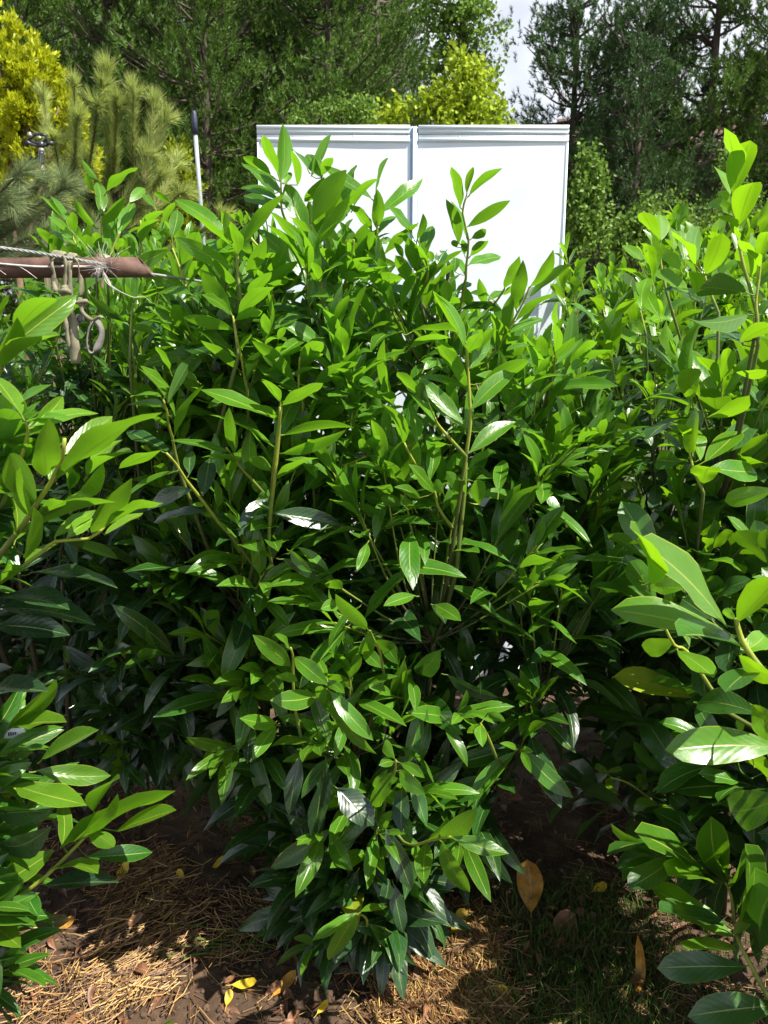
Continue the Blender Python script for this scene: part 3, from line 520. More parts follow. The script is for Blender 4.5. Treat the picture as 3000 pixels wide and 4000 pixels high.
grow(A, 34, (1180, 1620), (3350, 3720), lambda px, py: 1.44 + rnd.uniform(-.05, .2), droop=(1.0, 1.4), leafy=(.2, .3), top=.5, scale=1.45, gap=.022)
grow(A, 52, (640, 2250), (1750, 3350), lambda px, py: 1.70 - .42 * math.sqrt(max(0, 1 - ((px - 1450) / 1050) ** 2)) + rnd.uniform(0, .12), droop=(.4, .7), leafy=(.10, .18), newf=1.4, scale=1.05, gap=.021)
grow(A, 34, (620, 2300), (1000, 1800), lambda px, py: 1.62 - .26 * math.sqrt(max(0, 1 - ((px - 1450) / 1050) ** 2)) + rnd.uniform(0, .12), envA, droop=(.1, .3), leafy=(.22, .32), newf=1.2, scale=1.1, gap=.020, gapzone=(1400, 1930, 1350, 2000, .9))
A.finish()

# ================= laurel reaching in from the left edge
Bp = Plant('laurel_bush', (-.92, 1.05, 0.0), 'laurel nearest the camera at the left edge, its yellow green shoots leaning right', Lm=.125, ratio=.30)
Bp.yl = .16; Bp.ff = 1.5; Bp.mains_(5, sx=.12)
Bp.traced(R5, .88, [(465, 1130), (450, 1260), (420, 1330), (370, 1440), (270, 1590), (200, 1700), (130, 1800), (50, 1900), (-30, 2010)], [
    (455, 1250, 812, 958, 145), (385, 1445, 1158, 915, 135), (335, 1400, 355, 990, 185, {'up': 1}), (262, 1590, 65, 1230, 200, {'up': -1, 's': -1}), (200, 1690, 130, 1350, 110, {'up': 1}),
    (180, 1790, 835, 1560, 98), (275, 1700, 460, 1570, 110), (190, 1990, 260, 1640, 110, {'up': 1}), (120, 1800, 110, 1540, 80), (90, 1860, 70, 1720, 16), (340, 1420, 530, 1290, 110)], age=.95, Yb=.95, thick=.0042)
Bp.traced(R5, .98, [(760, 1760), (640, 1850), (400, 1870), (300, 1950), (100, 2100), (-50, 2200)], [
    (660, 1810, 955, 1425, 138, {'up': 1}), (765, 1755, 1168, 1545, 78), (390, 1840, 690, 1630, 98), (640, 1370, 880, 1130, 80, {'up': 1}), (630, 1400, 945, 1205, 58), (475, 1590, 752, 1345, 108, {'up': 1}),
    (500, 1500, 470, 1290, 70), (500, 1500, 560, 1370, 80), (480, 1850, 690, 1700, 120), (750, 1830, 1030, 1660, 50), (30, 2100, 200, 2060, 60), (170, 2050, 410, 1870, 60)], age=.9, Yb=1.0)
Bp.traced(R5, .95, [(185, 1010), (200, 1080), (175, 1200), (100, 1400), (20, 1600)], [
    (155, 960, -40, 660, 105), (165, 1240, -60, 1030, 125), (205, 1060, 465, 825, 125), (240, 1040, 712, 935, 98), (110, 1540, -40, 1380, 100)], age=.85, Yb=1.0)
Bp.traced(R5, .84, [(115, 390), (80, 450), (10, 600), (-40, 720)], [
    (112, 370, 380, 68, 128), (70, 465, 570, 102, 165, {'up': 1}), (10, 625, 415, 325, 108), (-25, 560, 135, 285, 115, {'up': 1})], age=.95, Yb=.86, thick=.004)
Bp.traced(R5, 1.0, [(-20, 2030), (-60, 2100), (-120, 2200)], [
    (430, 1870, 850, 1975, 62, {'a': .1}), (200, 2100, 842, 2160, 88, {'a': .05}), (-20, 1960, 85, 1955, 90), (-40, 2212, 190, 2060, 70), (-20, 1900, 40, 1780, 60)], age=.8)
Bp.traced(Q6, 1.0, [(-30, 560), (-60, 800), (-80, 1200), (-90, 1600)], [
    (-40, 560, 445, 610, 110, {'a': .15, 'up': 1}), (-20, 620, 610, 690, 130, {'a': .08, 'up': 1}), (-20, 740, 450, 795, 165, {'a': .05, 'up': 1}), (-20, 1130, 300, 1145, 140, {'a': .05, 'up': 1}), (50, 1400, 370, 1095, 108, {'up': 1, 'a': .9}),
    (60, 1400, 430, 1355, 90, {'up': 1}), (270, 1600, 630, 1405, 105, {'up': 1}), (240, 1675, 725, 1705, 150, {'up': 1, 'r': 1}), (-40, 1500, 220, 1590, 100, {'a': .2, 'up': 1}), (100, 180, 180, 60, 90)], age=.6, Yb=1.05)
Bp.traced(B1, 1.02, [(620, 370), (500, 500), (300, 700), (100, 850), (-20, 930), (-120, 1010)], [
    (100, 110, 552, 205, 140, {'up': 1}), (605, 280, 757, 30, 108), (405, 510, 395, 205, 110), (390, 520, 1135, 120, 105), (480, 470, 780, 215, 80, {'up': 1}), (750, 412, 1142, 270, 88), (560, 385, 745, 525, 115, {'up': -1}),
    (560, 580, 992, 540, 118, {'up': 1, 'a': .4}), (-60, 800, 345, 535, 165, {'up': 1}), (290, 760, 760, 720, 130, {'a': .05, 'up': 1}), (-80, 980, 132, 1155, 165, {'up': 1}), (165, 800, 250, 960, 118, {'up': 1, 'a': .4}),
    (-60, 1230, 172, 1180, 105, {'up': 1, 'a': .3}), (130, 800, 20, 570, 90), (-20, 300, 320, 290, 150, {'a': .1, 'up': 1}), (-30, 480, 300, 420, 150, {'a': .05, 'up': 1}), (200, 960, 470, 1010, 130, {'a': .1, 'up': 1}),
    (60, 1230, 140, 1480, 130, {'a': .05, 'up': 1}), (-60, 1400, 60, 1650, 120, {'a': .05, 'up': 1}), (60, 900, 180, 880, 60), (330, 660, 630, 650, 60)], age=.85, Yb=1.05, thick=.004)
Bp.traced(B1, 1.1, [(960, 1720), (940, 1800)], [(960, 1700, 1140, 1625, 60, {'up': 1})], age=.9, join=False)
grow(Bp, 50, (-380, 110), (1700, 3900), lambda px, py: rnd.uniform(.98, 1.2), per=1)
Bp.finish()

# ================= broad leaved laurel reaching in from the right edge
C = Plant('broad_leaf_laurel', (.98, 1.22, 0.0), 'large leaved laurel nearest the camera at the lower right edge, lower leaves in shade', 'b', .135, .42, mat=M_BROAD)
C.mains_(5, sx=.15)
C.traced(Q8, .92, [(1450, 690), (1470, 770), (1500, 850), (1600, 1000), (1750, 1150)], [
    (1395, 750, 820, 170, 180, {'up': 1}), (1425, 800, 655, 590, 160, {'up': 1}), (890, 470, 815, 75, 130), (1460, 715, 1740, 390, 190), (1450, 700, 1375, 620, 60), (1470, 930, 1700, 1080, 120, {'up': 1}),
    (1560, 1250, 1720, 1480, 165, {'up': 1}), (1470, 920, 1640, 800, 150), (1500, 880, 1100, 770, 120, {'a': .2, 'up': 1}), (1640, 1000, 1380, 1160, 110, {'a': .2})], age=.95, thick=.005)
C.traced(Q8, 1.0, [(960, 680), (1050, 860), (1130, 900), (1280, 1130), (1400, 1300)], [
    (1070, 900, 1308, 1072, 125, {'up': 1}), (1050, 830, 860, 900, 140, {'up': 1, 'a': .6}), (880, 460, 1120, 480, 110), (1150, 870, 1060, 690, 60), (940, 290, 820, 160, 60), (930, 680, 800, 620, 90), (1300, 700, 1100, 560, 130, {'a': .2})], age=.9, Yb=1.05)
C.traced(Q8, .95, [(1720, 1530), (1800, 1500)], [
    (1740, 1525, 1020, 1530, 250, {'up': 1, 'a': .7, 'r': 1}), (1600, 1310, 1185, 1215, 190, {'up': 1, 'a': .35}), (1560, 1600, 1520, 1480, 60)], age=.7)
C.traced(B3, 1.12, [(1440, 1050), (1480, 1150), (1560, 1300), (1659, 1480), (1800, 1700)], [
    (1440, 1095, 912, 755, 180, {'up': 1}), (1440, 1090, 1585, 655, 180, {'up': 1}), (1430, 1145, 1140, 1150, 120, {'up': 1}), (1520, 1290, 938, 1290, 210, {'up': 1, 'a': .3, 'r': 1}), (1720, 1540, 1150, 1600, 230, {'up': 1, 'a': .35, 'r': 1}),
    (1460, 900, 1560, 530, 110, {'up': 1}), (1380, 1000, 960, 920, 150, {'a': .1, 'up': 1}), (1620, 1200, 1640, 800, 160, {'a': .2, 'up': 1})], age=.55, Yb=1.05, thick=.005)
C.traced(B3, 1.2, [(1380, 740), (1420, 830), (1440, 1000)], [
    (1290, 700, 815, 390, 120, {'up': 1}), (1375, 735, 1290, 340, 215, {'up': 1, 'r': 1}), (1300, 745, 1030, 660, 90, {'up': 1}), (1050, 580, 755, 770, 170, {'up': 1, 'a': .2}), (1440, 750, 1500, 530, 100, {'up': 1}), (1380, 720, 1330, 600, 60)], age=.6)
C.traced(B3, 1.02, [(1750, 180), (1850, 300)], [(1740, 190, 1405, 285, 280, {'up': 1, 'r': 1, 'a': .4}), (1650, 60, 1500, -100, 90)], age=.6)
C.traced(B3, 1.5, [(640, 60), (760, 100), (900, 200)], [(620, 20, 540, 0, 60), (640, 60, 660, 165, 70, {'up': 1}), (620, 20, 710, 10, 40), (960, 260, 780, 230, 100, {'up': 1, 'a': .7}), (930, 230, 1080, 310, 50), (880, 110, 800, 60, 90)], age=.9)
grow(C, 44, (2450, 3300), (2100, 3350), lambda px, py: rnd.uniform(1.25, 1.6), per=1, scale=1., gap=.024, leafy=(.18, .3), top=.7)
grow(C, 6, (3080, 3500), (2300, 3800), lambda px, py: rnd.uniform(.95, 1.2), per=1, gap=.026)
C.finish()
C3 = Plant('broad_leaf_laurel', (1.42, .78, 0.0), 'broad leaved laurel standing just past the right edge, shading the lower right corner', 'b', .13, .42, mat=M_BROAD)
C3.mains_(6, sx=.2)
grow(C3, 46, (4000, 6200), (2300, 4200), lambda px, py: rnd.uniform(.65, 1.0), gap=.024, leafy=(.2, .32), lod=0)
C3.finish()
C2 = Plant('broad_leaf_laurel', (.82, 1.62, 0.0), 'broad leaved laurel at right edge with one tall bright shoot rising against the pines', 'b', .12, .42, mat=M_BROAD)
C2.mains_(6, sx=.2)
C2.traced(R3, 1.32, [(1125, 780), (1140, 900), (1180, 1100), (1210, 1300), (1240, 1450), (1300, 1650), (1380, 1950)], [
    (1130, 690, 1090, 105, 108), (1150, 780, 1300, 225, 220, {'up': -1}), (1195, 1060, 1330, 608, 235, {'up': -1}), (1120, 770, 980, 480, 105, {'up': 1}), (1140, 850, 1010, 725, 75), (1160, 980, 920, 828, 118),
    (1170, 1080, 955, 950, 60), (1200, 1200, 1110, 1050, 62), (1150, 900, 1185, 770, 60), (1180, 1100, 1230, 1080, 40), (1240, 1350, 1350, 1160, 90)], age=.97)
C2.traced(R3, 1.30, [(1410, 1340), (1390, 1560), (1360, 1790), (1370, 1950), (1380, 2212)], [
    (1395, 1460, 1215, 1165, 108), (1270, 1700, 800, 1630, 215, {'a': .4, 'up': -1}), (1290, 1910, 680, 1985, 175, {'a': .35, 'up': -1}), (1395, 1380, 1470, 1100, 130), (1370, 1060, 1475, 820, 80, {'up': 1}),
    (1200, 2180, 1540, 1990, 140, {'a': .8}), (1240, 2212, 940, 1990, 90, {'a': .2}), (1300, 1550, 1280, 1300, 60), (1340, 1760, 1300, 1560, 16), (1480, 1900, 1659, 1800, 120, {'a': .4})], age=.9)
C2.traced(R3, 1.6, [(870, 1540), (900, 1650), (1000, 1900)], [
    (875, 1530, 1040, 1130, 190, {'up': 1}), (800, 1400, 800, 1080, 130, {'a': .5, 'up': -1}), (775, 1440, 570, 1065, 88), (720, 1720, 420, 1475, 110), (790, 1740, 740, 1500, 130), (860, 1810, 490, 1630, 100, {'a': .3, 'up': 1})], age=.9)
C2.traced(Q5, 1.35, [(1150, 1440), (1180, 1560), (1240, 1700)], [
    (1160, 1110, 1165, 890, 140, {'up': -1}), (1190, 1150, 1170, 1440, 100), (1220, 1490, 1180, 1255, 100), (1250, 1500, 1470, 1290, 130), (1250, 1215, 1540, 1070, 70, {'up': 1}), (1240, 1640, 1280, 1520, 180), (1700, 1680, 1370, 1750, 130, {'up': 1}),
    (1280, 1540, 1600, 1560, 140, {'up': 1, 'a': .5}), (1150, 1400, 1060, 1240, 60), (1090, 1500, 930, 1480, 140, {'a': .4, 'up': 1}), (1450, 920, 1650, 910, 60, {'up': 1})], age=.92)
grow(C2, 76, (2600, 3350), (1350, 2400), lambda px, py: rnd.uniform(1.45, 1.9), per=1, gap=.024, leafy=(.2, .3))
grow(C2, 50, (2150, 2950), (2200, 3150), lambda px, py: rnd.uniform(1.75, 2.5), top=.4, lod=0, droop=(.6, 1.1))
C2.finish()

# ================= the laurels behind, to the right
def hedge(name, root, label, group, n, pxr, tab, Yr, kind, Lm, ratio, m, gap=.026, lod=1, ybot=2300, traced=None, extra=None):
    pl = Plant(name, root, label, kind, Lm, ratio, group, m)
    pl.mains_(7, sx=.35)
    if traced: traced(pl)
    grow(pl, int(n * 1.25), pxr, (500, ybot), lambda px, py: rnd.uniform(*Yr) + max(0, (1700 - py)) * .0000, tab, per=1, gap=gap, leafy=(.26, .42), lod=lod)
    if extra: grow(pl, extra[0], extra[1], extra[2], lambda px, py: rnd.uniform(Yr[0] - .1, Yr[1]), None, lod=0, top=.35, droop=(.6, 1.1), gap=.022)
    pl.finish(); return pl
GR = 'laurels in the row behind to the right'
def tr1(pl):
    pl.traced(R3, 1.9, [(430, 1290), (460, 1500), (500, 1700)], [(430, 1220, 270, 915, 108), (450, 1200, 445, 955, 118), (570, 1290, 540, 1060, 80), (680, 1390, 650, 1100, 100), (640, 1490, 470, 1310, 120), (300, 1450, 80, 1245, 90), (440, 1400, 340, 1100, 70, {'a': .4})], age=.95)
    pl.traced(R3, 2.0, [(250, 1880), (300, 2100)], [(260, 1870, 320, 1550, 165), (220, 1700, 85, 1540, 78), (440, 1940, 300, 1680, 128), (330, 2010, 535, 1930, 90), (280, 2212, 20, 2050, 108), (0, 1960, 208, 1730, 90), (150, 1990, 260, 2100, 120)], age=.95)
hedge('broad_leaf_laurel', (1.15, 2.25, 0), 'bright green broad leaved laurel between the tall right edge shoot and the white panel', GR, 80, (2350, 3000), [(2300, 1150), (2500, 1080), (2700, 1000), (3000, 950)], (1.95, 2.5), 'b', .11, .40, M_BROAD, ybot=2900, traced=tr1, extra=(60, (2250, 3100), (2000, 3050)))
hedge('broad_leaf_laurel', (.95, 3.0, 0), 'yellow green broad leaved laurel directly beside the lower right edge of the white panel', GR, 64, (2190, 2560), [(2190, 900), (2260, 940), (2400, 1030), (2560, 1030)], (2.7, 3.2), 'b', .11, .38, M_BROAD, lod=0, ybot=2400)
hedge('broad_leaf_laurel', (1.75, 3.3, 0), 'broad leaved laurel farthest back on the right, its pale rosettes below the dark pine trunk', GR, 90, (2500, 3050), [(2500, 960), (2680, 840), (2760, 900), (3050, 860)], (2.7, 3.5), 'b', .11, .38, M_BROAD, lod=0, ybot=1500)
hedge('broad_leaf_laurel', (1.1, 4.3, 0), 'low green laurel top seen past the right side of the white panel', GR, 40, (2180, 2700), [(2180, 980), (2300, 1060), (2700, 990)], (3.9, 4.6), 'b', .11, .38, M_BROAD, lod=0, ybot=1500)

# ================= the laurels behind, to the left
GL = 'laurels in the row behind to the left'
def tl1(pl):
    pl.traced(R4, 1.75, [(450, 450), (450, 620), (420, 750), (420, 900)], [
        (445, 445, 432, 185, 85), (490, 275, 712, 73, 60), (430, 190, 300, 40, 42, {'a': 1}), (400, 270, 332, 140, 45), (455, 520, 622, 310, 70, {'up': 1}), (420, 540, 252, 328, 50, {'up': 1}), (430, 700, 420, 560, 70)], age=.85)
    pl.traced(R4, 1.7, [(240, 590), (290, 690), (330, 800)], [
        (215, 520, 97, 300, 44, {'up': 1}), (200, 480, 10, 270, 46), (250, 605, 80, 450, 40, {'up': 1}), (248, 580, 242, 410, 62), (280, 640, 290, 530, 50, {'up': 1}), (310, 700, 90, 545, 60), (330, 740, 190, 650, 60), (340, 700, 350, 580, 80)], age=.85)
    pl.traced(R4, 1.7, [(590, 560), (530, 700), (500, 830)], [
        (520, 680, 510, 455, 90), (575, 580, 690, 350, 88), (560, 600, 580, 440, 42, {'up': 1}), (705, 705, 612, 530, 62, {'up': 1}), (655, 350, 770, 240, 68), (690, 730, 640, 600, 80), (550, 690, 610, 610, 50), (520, 740, 420, 650, 70)], age=.85)
    pl.traced(R4, 1.65, [(735, 480), (735, 620), (720, 800)], [
        (735, 650, 865, 445, 75), (740, 540, 915, 395, 58), (840, 390, 760, 280, 44), (950, 360, 830, 265, 42), (760, 700, 690, 540, 40, {'up': 1}), (880, 640, 820, 540, 46, {'up': 1})], age=.85)
    pl.traced(R4, 1.62, [(1600, 690), (1540, 620), (1470, 520)][::-1], [(1470, 520, 1360, 405, 40), (1465, 500, 1450, 395, 34), (1490, 510, 1500, 430, 36), (1560, 620, 1500, 400, 30), (1500, 600, 1440, 560, 60)], age=.9)
def tl2(pl):
    pl.traced(R4, 1.48, [(965, 680), (1010, 800), (1060, 950), (1090, 1020), (1150, 1140)], [
        (960, 610, 1000, 390, 90, {'up': 1}), (945, 690, 600, 875, 100, {'up': 1}), (1070, 975, 665, 820, 108, {'up': 1}), (1035, 800, 1150, 540, 115), (900, 500, 982, 345, 50, {'a': 1, 'yl': .3}), (1060, 880, 1090, 830, 14), (1090, 930, 1180, 740, 70), (960, 600, 870, 560, 60)], age=.95)
    pl.traced(R4, 1.40, [(1398, 610), (1430, 720), (1435, 850), (1450, 1000), (1470, 1130)], [
        (1360, 570, 982, 317, 95, {'up': 1}), (1430, 700, 1385, 485, 90), (1420, 830, 975, 605, 108, {'up': 1}), (1410, 740, 1190, 590, 88, {'up': 1}), (1380, 660, 1120, 435, 40), (1440, 1000, 1240, 740, 60), (1500, 1050, 1680, 850, 78)], age=.95, join=False)
    pl.traced(R4, 1.5, [(680, 1070), (670, 1200), (665, 1290), (660, 1500)], [
        (690, 1060, 900, 955, 42), (665, 1085, 560, 1090, 66), (660, 1220, 350, 1005, 58, {'a': .3, 'up': 1}), (690, 1165, 1040, 1195, 58), (690, 1150, 840, 1080, 60, {'a': .4}), (960, 1280, 880, 1070, 60), (670, 1260, 860, 1290, 60), (1130, 1160, 920, 1060, 70, {'up': 1, 'a': .3})], age=.8)
    pl.traced(R4, 1.36, [(1400, 1170), (1420, 1290), (1440, 1450)], [
        (1385, 1140, 1180, 840, 118), (1440, 1185, 1700, 950, 98), (1390, 1160, 1190, 1010, 58, {'up': 1}), (1410, 1270, 1040, 1160, 80), (1100, 1010, 820, 1000, 60), (1250, 975, 1000, 1060, 56), (1420, 1200, 1620, 1110, 70)], age=.85)
hedge('laurel_bush', (-.85, 1.9, 0), 'narrow leaved laurel behind the end of the rusty pipe, with long drooping glossy leaves', GL, 90, (420, 1000), [(400, 1180), (700, 1000), (1000, 960)], (1.6, 2.0), 'n', .11, .28, M_LEAF, ybot=3000, traced=tl2, gap=.022, extra=(60, (250, 1000), (2000, 2900)))
hedge('laurel_bush', (-1.15, 2.3, 0), 'narrow leaved laurel rising behind the rusty pipe, below the young pine', GL, 80, (200, 800), [(200, 950), (500, 900), (800, 960)], (1.85, 2.4), 'n', .11, .28, M_LEAF, ybot=2400, traced=tl1, gap=.022)
hedge('laurel_bush', (-1.7, 2.5, 0), 'shaded narrow leaved laurel under the left part of the rusty pipe beside the tied rags', GL, 90, (-200, 600), [(-200, 1130), (400, 1120)], (1.8, 2.5), 'n', .10, .28, M_LEAF, ybot=3000, gap=.024, extra=(80, (-200, 600), (2000, 2950)))
hedge('laurel_bush', (-.75, 3.2, 0), 'narrow leaved laurel in the second row, just left of the white panel', GL, 70, (500, 1080), [(500, 900), (800, 880), (1080, 900)], (2.7, 3.3), 'n', .10, .28, M_LEAF, lod=0, ybot=2500, gap=.024)
hedge('laurel_bush', (-1.9, 3.5, 0), 'dark narrow leaved laurel farthest back on the left below the bluish pine branches', GL, 70, (-100, 560), [(-100, 1100), (560, 930)], (3.0, 3.6), 'n', .10, .28, M_LEAF, lod=0, ybot=2500, gap=.024)
# ------------------------------------------------------------------ white sandwich panel behind the bush
M_WHITE, t, b = mat('white_sheet')
nz = noise_tex(t, 1.6, 5); c = ramp(t, nz, [(0.35, (0.66, 0.72, 0.79)), (0.6, (0.75, 0.80, 0.87))])
n2 = noise_tex(t, 16, 3); sp = mathn(t, 'GREATER_THAN', n2, 0.74); c = mixc(t, mathn(t, 'MULTIPLY', sp, .35), c, (0.35, 0.36, 0.38))
t.links.new(c, b.inputs['Base Color']); b.inputs['Roughness'].default_value = 0.45; bump(t, noise_tex(t, 2.5, 2), 0.25, 0.02, b)
M_ALU = simple('pale_metal_trim', (0.74, 0.81, 0.85), (0.82, 0.87, 0.90), 8, 0.38, 0.05, 0.001)
M_ALUB = simple('bluish_metal_post', (0.36, 0.48, 0.60), (0.46, 0.58, 0.70), 8, 0.35, 0.05, 0.001, metal=0.3)
M_SCREW = simple('screw_metal', (0.25, 0.25, 0.25), (0.4, 0.4, 0.4), 60, 0.4, 0, 0, metal=1)
YP = 3.05
pl_, pr_ = P(1003, 492, YP), P(2230, 484, YP - .03); ztop = (pl_[2] + pr_[2]) / 2
x0, x1 = pl_[0], pr_[0]; xm = P(1618, 500, YP)[0]; zb = .06
pan = empty('white_board', ((x0 + x1) / 2, YP, 0), 'tall white metal faced board standing behind the middle laurel, bluish post down its middle', 'board')
px0 = (x0 + x1) / 2
def lb(lo, hi, mb): box(mb, (lo[0] - px0, lo[1], lo[2]), (hi[0] - px0, hi[1], hi[2]))
for a_, b_ in ((x0 + .004, xm - .014), (xm + .014, x1 - .004)):     # sheets with a slight wave
    mb = MB(); nx, nz_ = 16, 24; V = []; 
    for j in range(nz_ + 1):
        for i in range(nx + 1):
            X = a_ + (b_ - a_) * i / nx; Z = zb + (ztop - .045 - zb) * j / nz_
            V.append((X - px0, .0035 * noise.noise(Vector((X * 2.2, Z * 1.2, 1))) , Z))
    F = [(j * (nx + 1) + i, j * (nx + 1) + i + 1, (j + 1) * (nx + 1) + i + 1, (j + 1) * (nx + 1) + i) for j in range(nz_) for i in range(nx)]
    k = len(V); V += [(v[0], .045, v[2]) for v in V]; F += [(q[3] + k, q[2] + k, q[1] + k, q[0] + k) for q in F[:]]
    mb.add(V, F); n1 = nx + 1; F = []      # rim on its own vertices so the face stays flat shaded
    for i in range(nx): F += [(i + 1, i, i + k, i + 1 + k), (nz_ * n1 + i, nz_ * n1 + i + 1, nz_ * n1 + i + 1 + k, nz_ * n1 + i + k)]
    for j in range(nz_): F += [(j * n1, (j + 1) * n1, (j + 1) * n1 + k, j * n1 + k), ((j + 1) * n1 + nx, j * n1 + nx, j * n1 + nx + k, (j + 1) * n1 + nx + k)]
    mb.add(V, F); mb.build('sheet', M_WHITE, pan, True)
for a_, b_ in ((x0, xm - .016), (xm + .016, x1)):
    mb = MB()
    for z_, h_, d_ in ((ztop - .012, .012, .0075), (ztop - .027, .013, .0055), (ztop - .043, .010, .003), (ztop - .056, .012, .0065)):
        lb((a_, -d_, z_), (b_, .050, z_ + h_ + .002 * (d_ < .01)), mb)
    mb.build('top_rail', M_ALU, pan)
mb = MB(); lb((xm - .0145, -.0045, .03), (xm - .0062, .05, ztop - .002), mb); lb((xm - .0055, -.0095, .03), (xm + .0015, .051, ztop - .003), mb); lb((xm + .0022, -.0075, .03), (xm + .0085, .05, ztop - .002), mb); lb((xm - .0072, -.003, .03), (xm + .012, .049, ztop - .004), mb)
mb.build('middle_post', M_ALUB, pan)
for xx in (x0, x1):
    mb = MB(); s_ = .006 if xx == x0 else -.006; lb((min(xx, xx + s_), -.006, .0), (max(xx, xx + s_), .052, ztop - .058), mb); mb.build('edge_post', M_ALU, pan)
mb = MB(); lb((x0 - .02, -.06, -.02), (x1 + .02, .11, .05), mb); mb.build('base_rail', M_ALU, pan)
for xx in (x0 + .02, x0 + .36, xm + .17, x1 - .02):
    mb = MB(); tube(mb, [(xx - px0, -.0055, ztop - .038), (xx - px0, -.002, ztop - .038)], .0032, .0032, 8); mb.build('screw', M_SCREW, pan)

# ------------------------------------------------------------------ rusty pipe, wire, rags, thread
M_RUST = simple('rusty_painted_steel', (0.050, 0.026, 0.017), (0.17, 0.090, 0.064), 30, 0.75, 0.6, 0.003, detail=8)
M_RUSTD = simple('pipe_inside', (0.03, 0.015, 0.012), (0.06, 0.03, 0.025), 22, 0.9, 0, 0)
M_WIRE = simple('steel_wire', (0.16, 0.17, 0.16), (0.34, 0.36, 0.34), 200, 0.5, 0.6, 0.001, stretch=(1, 4, 4))
M_RAG = simple('faded_olive_cloth', (0.13, 0.125, 0.075), (0.33, 0.30, 0.20), 40, 0.95, 0.6, 0.002)
M_RAGP = simple('grey_cloth', (0.13, 0.12, 0.11), (0.24, 0.22, 0.21), 60, 0.95, 0.6, 0.002)
M_THREAD = simple('white_thread', (0.45, 0.40, 0.36), (0.70, 0.66, 0.62), 80, 0.9, 0, 0)
M_OLDWOOD = simple('weathered_wood', (0.16, 0.12, 0.08), (0.38, 0.31, 0.22), 12, 0.9, 0.8, 0.006, stretch=(6, 6, .5))
Y4 = 1.42; G4 = (0, 850, 2.552)         # crop used for this corner
def z4(x, y, Y=Y4): return P(G4[0] + x / G4[2], G4[1] + y / G4[2], Y)
pa, pb = z4(-1150, 509), z4(1440, 495); rad = np.linalg.norm(z4(0, 405) - z4(0, 612)) / 2 * .98
pipe = empty('rusty_pipe', tuple(pa), 'reddish brown rusty steel pipe lying level at the left, its cut end among laurel leaves', 'pipe')
mb = MB(); sd = 28; ax = nrm(pb - pa); upv = nrm(np.array((0, 0, 1.)) - ax * ax[2]); sv_ = np.cross(ax, upv); rings = []
Lp = np.linalg.norm(pb - pa); fr = [0, .3, .6, .9, 1.0]
for r_, order in ((rad, 1), (rad * .86, -1)):
    V = []
    for f in (fr if order == 1 else fr[::-1]):
        for k in range(sd):
            an = 2 * math.pi * k / sd; sl_ = (.014 * -math.sin(an) + .004) if f == 1.0 else 0
            V.append(ax * (Lp * f + sl_) + (sv_ * math.cos(an) + upv * math.sin(an)) * r_)
    rings.append(V)
V = rings[0] + rings[1]; n_ = len(fr) * 2
F = [(i * sd + k, i * sd + (k + 1) % sd, (i + 1) * sd + (k + 1) % sd, (i + 1) * sd + k) for i in range(n_ - 1) for k in range(sd)]
mb.add(V, F); mb.build('tube', M_RUST, pipe)
hp = z4(1085, 478, Y4 - rad * .93) - pa; mb = MB(); tube(mb, [hp + np.array((0, -.0035, 0)), hp + np.array((0, .004, 0))], .0045, .0045, 10); mb.build('wire_hole', M_RUSTD, pipe)
# support post just outside the frame
mb = MB(); tube(mb, [(-.02, .02, -pa[2]), (-.02, .02, 0.02)], .03, .03, 12); mb.build('pipe_post', M_RUST, pipe)
def single(name, mb, m, label, cat, loc, group=None, smooth=True):
    o = mb.build(name, m, None, smooth, loc=tuple(loc)); tag(o, label, cat, group); return o
Yw = Y4 - rad * 1.0
wp = [z4(-500, 235, Yw - .12), z4(0, 300, Yw - .05), z4(260, 335, Yw - .03), z4(520, 378, Yw - .022), z4(700, 405, Yw - .014), z4(900, 445, Yw - .006), z4(1085, 472, Yw + .004)]
wc = curve(wp, 60); mb = MB()
for ph in range(3):
    pts = []
    for i, p in enumerate(wc):
        an = i * .9 + ph * 2.094; pts.append(p + np.array((0, math.cos(an), math.sin(an))) * .0016)
    tube(mb, pts, .0017, .0017, 5)
wc2 = curve([z4(1480, 560, Y4), z4(1700, 590, Y4 + .02), z4(2100, 650, Y4 + .12)], 12); tube(mb, wc2, .0026, .0026, 6)
single('wire_rope', mb, M_WIRE, 'thin grey twisted steel wire rope running slightly downhill across the rusty pipe', 'wire', wp[1])
# white thread along the pipe, frayed tuft and tail
mb = MB(); yt = Y4 - rad * 1.02
tube(mb, curve([z4(-300, 430, yt), z4(0, 460, yt), z4(200, 478, yt), z4(420, 492, yt), z4(640, 486, yt), z4(860, 492, yt), z4(1060, 480, yt)], 36), .0016, .0024, 5)
for k in range(70):
    p0 = z4(1040 + rnd.uniform(-30, 40), 480 + rnd.uniform(-20, 20), yt - .003); d = rv(1); d[2] += .6
    tube(mb, [p0, p0 + d * .010, p0 + d * .018 + rv(.006)], .00022, .00016, 3)
for k in range(26):
    p0 = z4(1010 + rnd.uniform(-60, 40), 500, yt - .002); p1 = p0 + np.array((rnd.uniform(-.02, .0), -.002, -rnd.uniform(.01, .035))); tube(mb, [p0, (p0 + p1) / 2 + rv(.003), p1], .0003, .0002, 3)
for k in range(7):
    tube(mb, curve([z4(1020, 520, yt), z4(1060 + k * 3, 620, yt - .004) + rv(.002), z4(1130, 700, yt - .006) + rv(.001), z4(1240, 760, yt - .006) + rv(.0006), z4(1340, 795, yt - .004), z4(1430, 785, yt + .004), z4(1520, 860, yt + .01)], 24), .0005, .0005, 4)
for (a_, b_) in (((180, 480), (370, 610)), ((-60, 500), (60, 570))):
    tube(mb, curve([z4(*a_, yt), z4((a_[0] + b_[0]) / 2, (a_[1] + b_[1]) / 2 - 8, yt - .002), z4(*b_, yt - .004)], 6), .0006, .0005, 4)
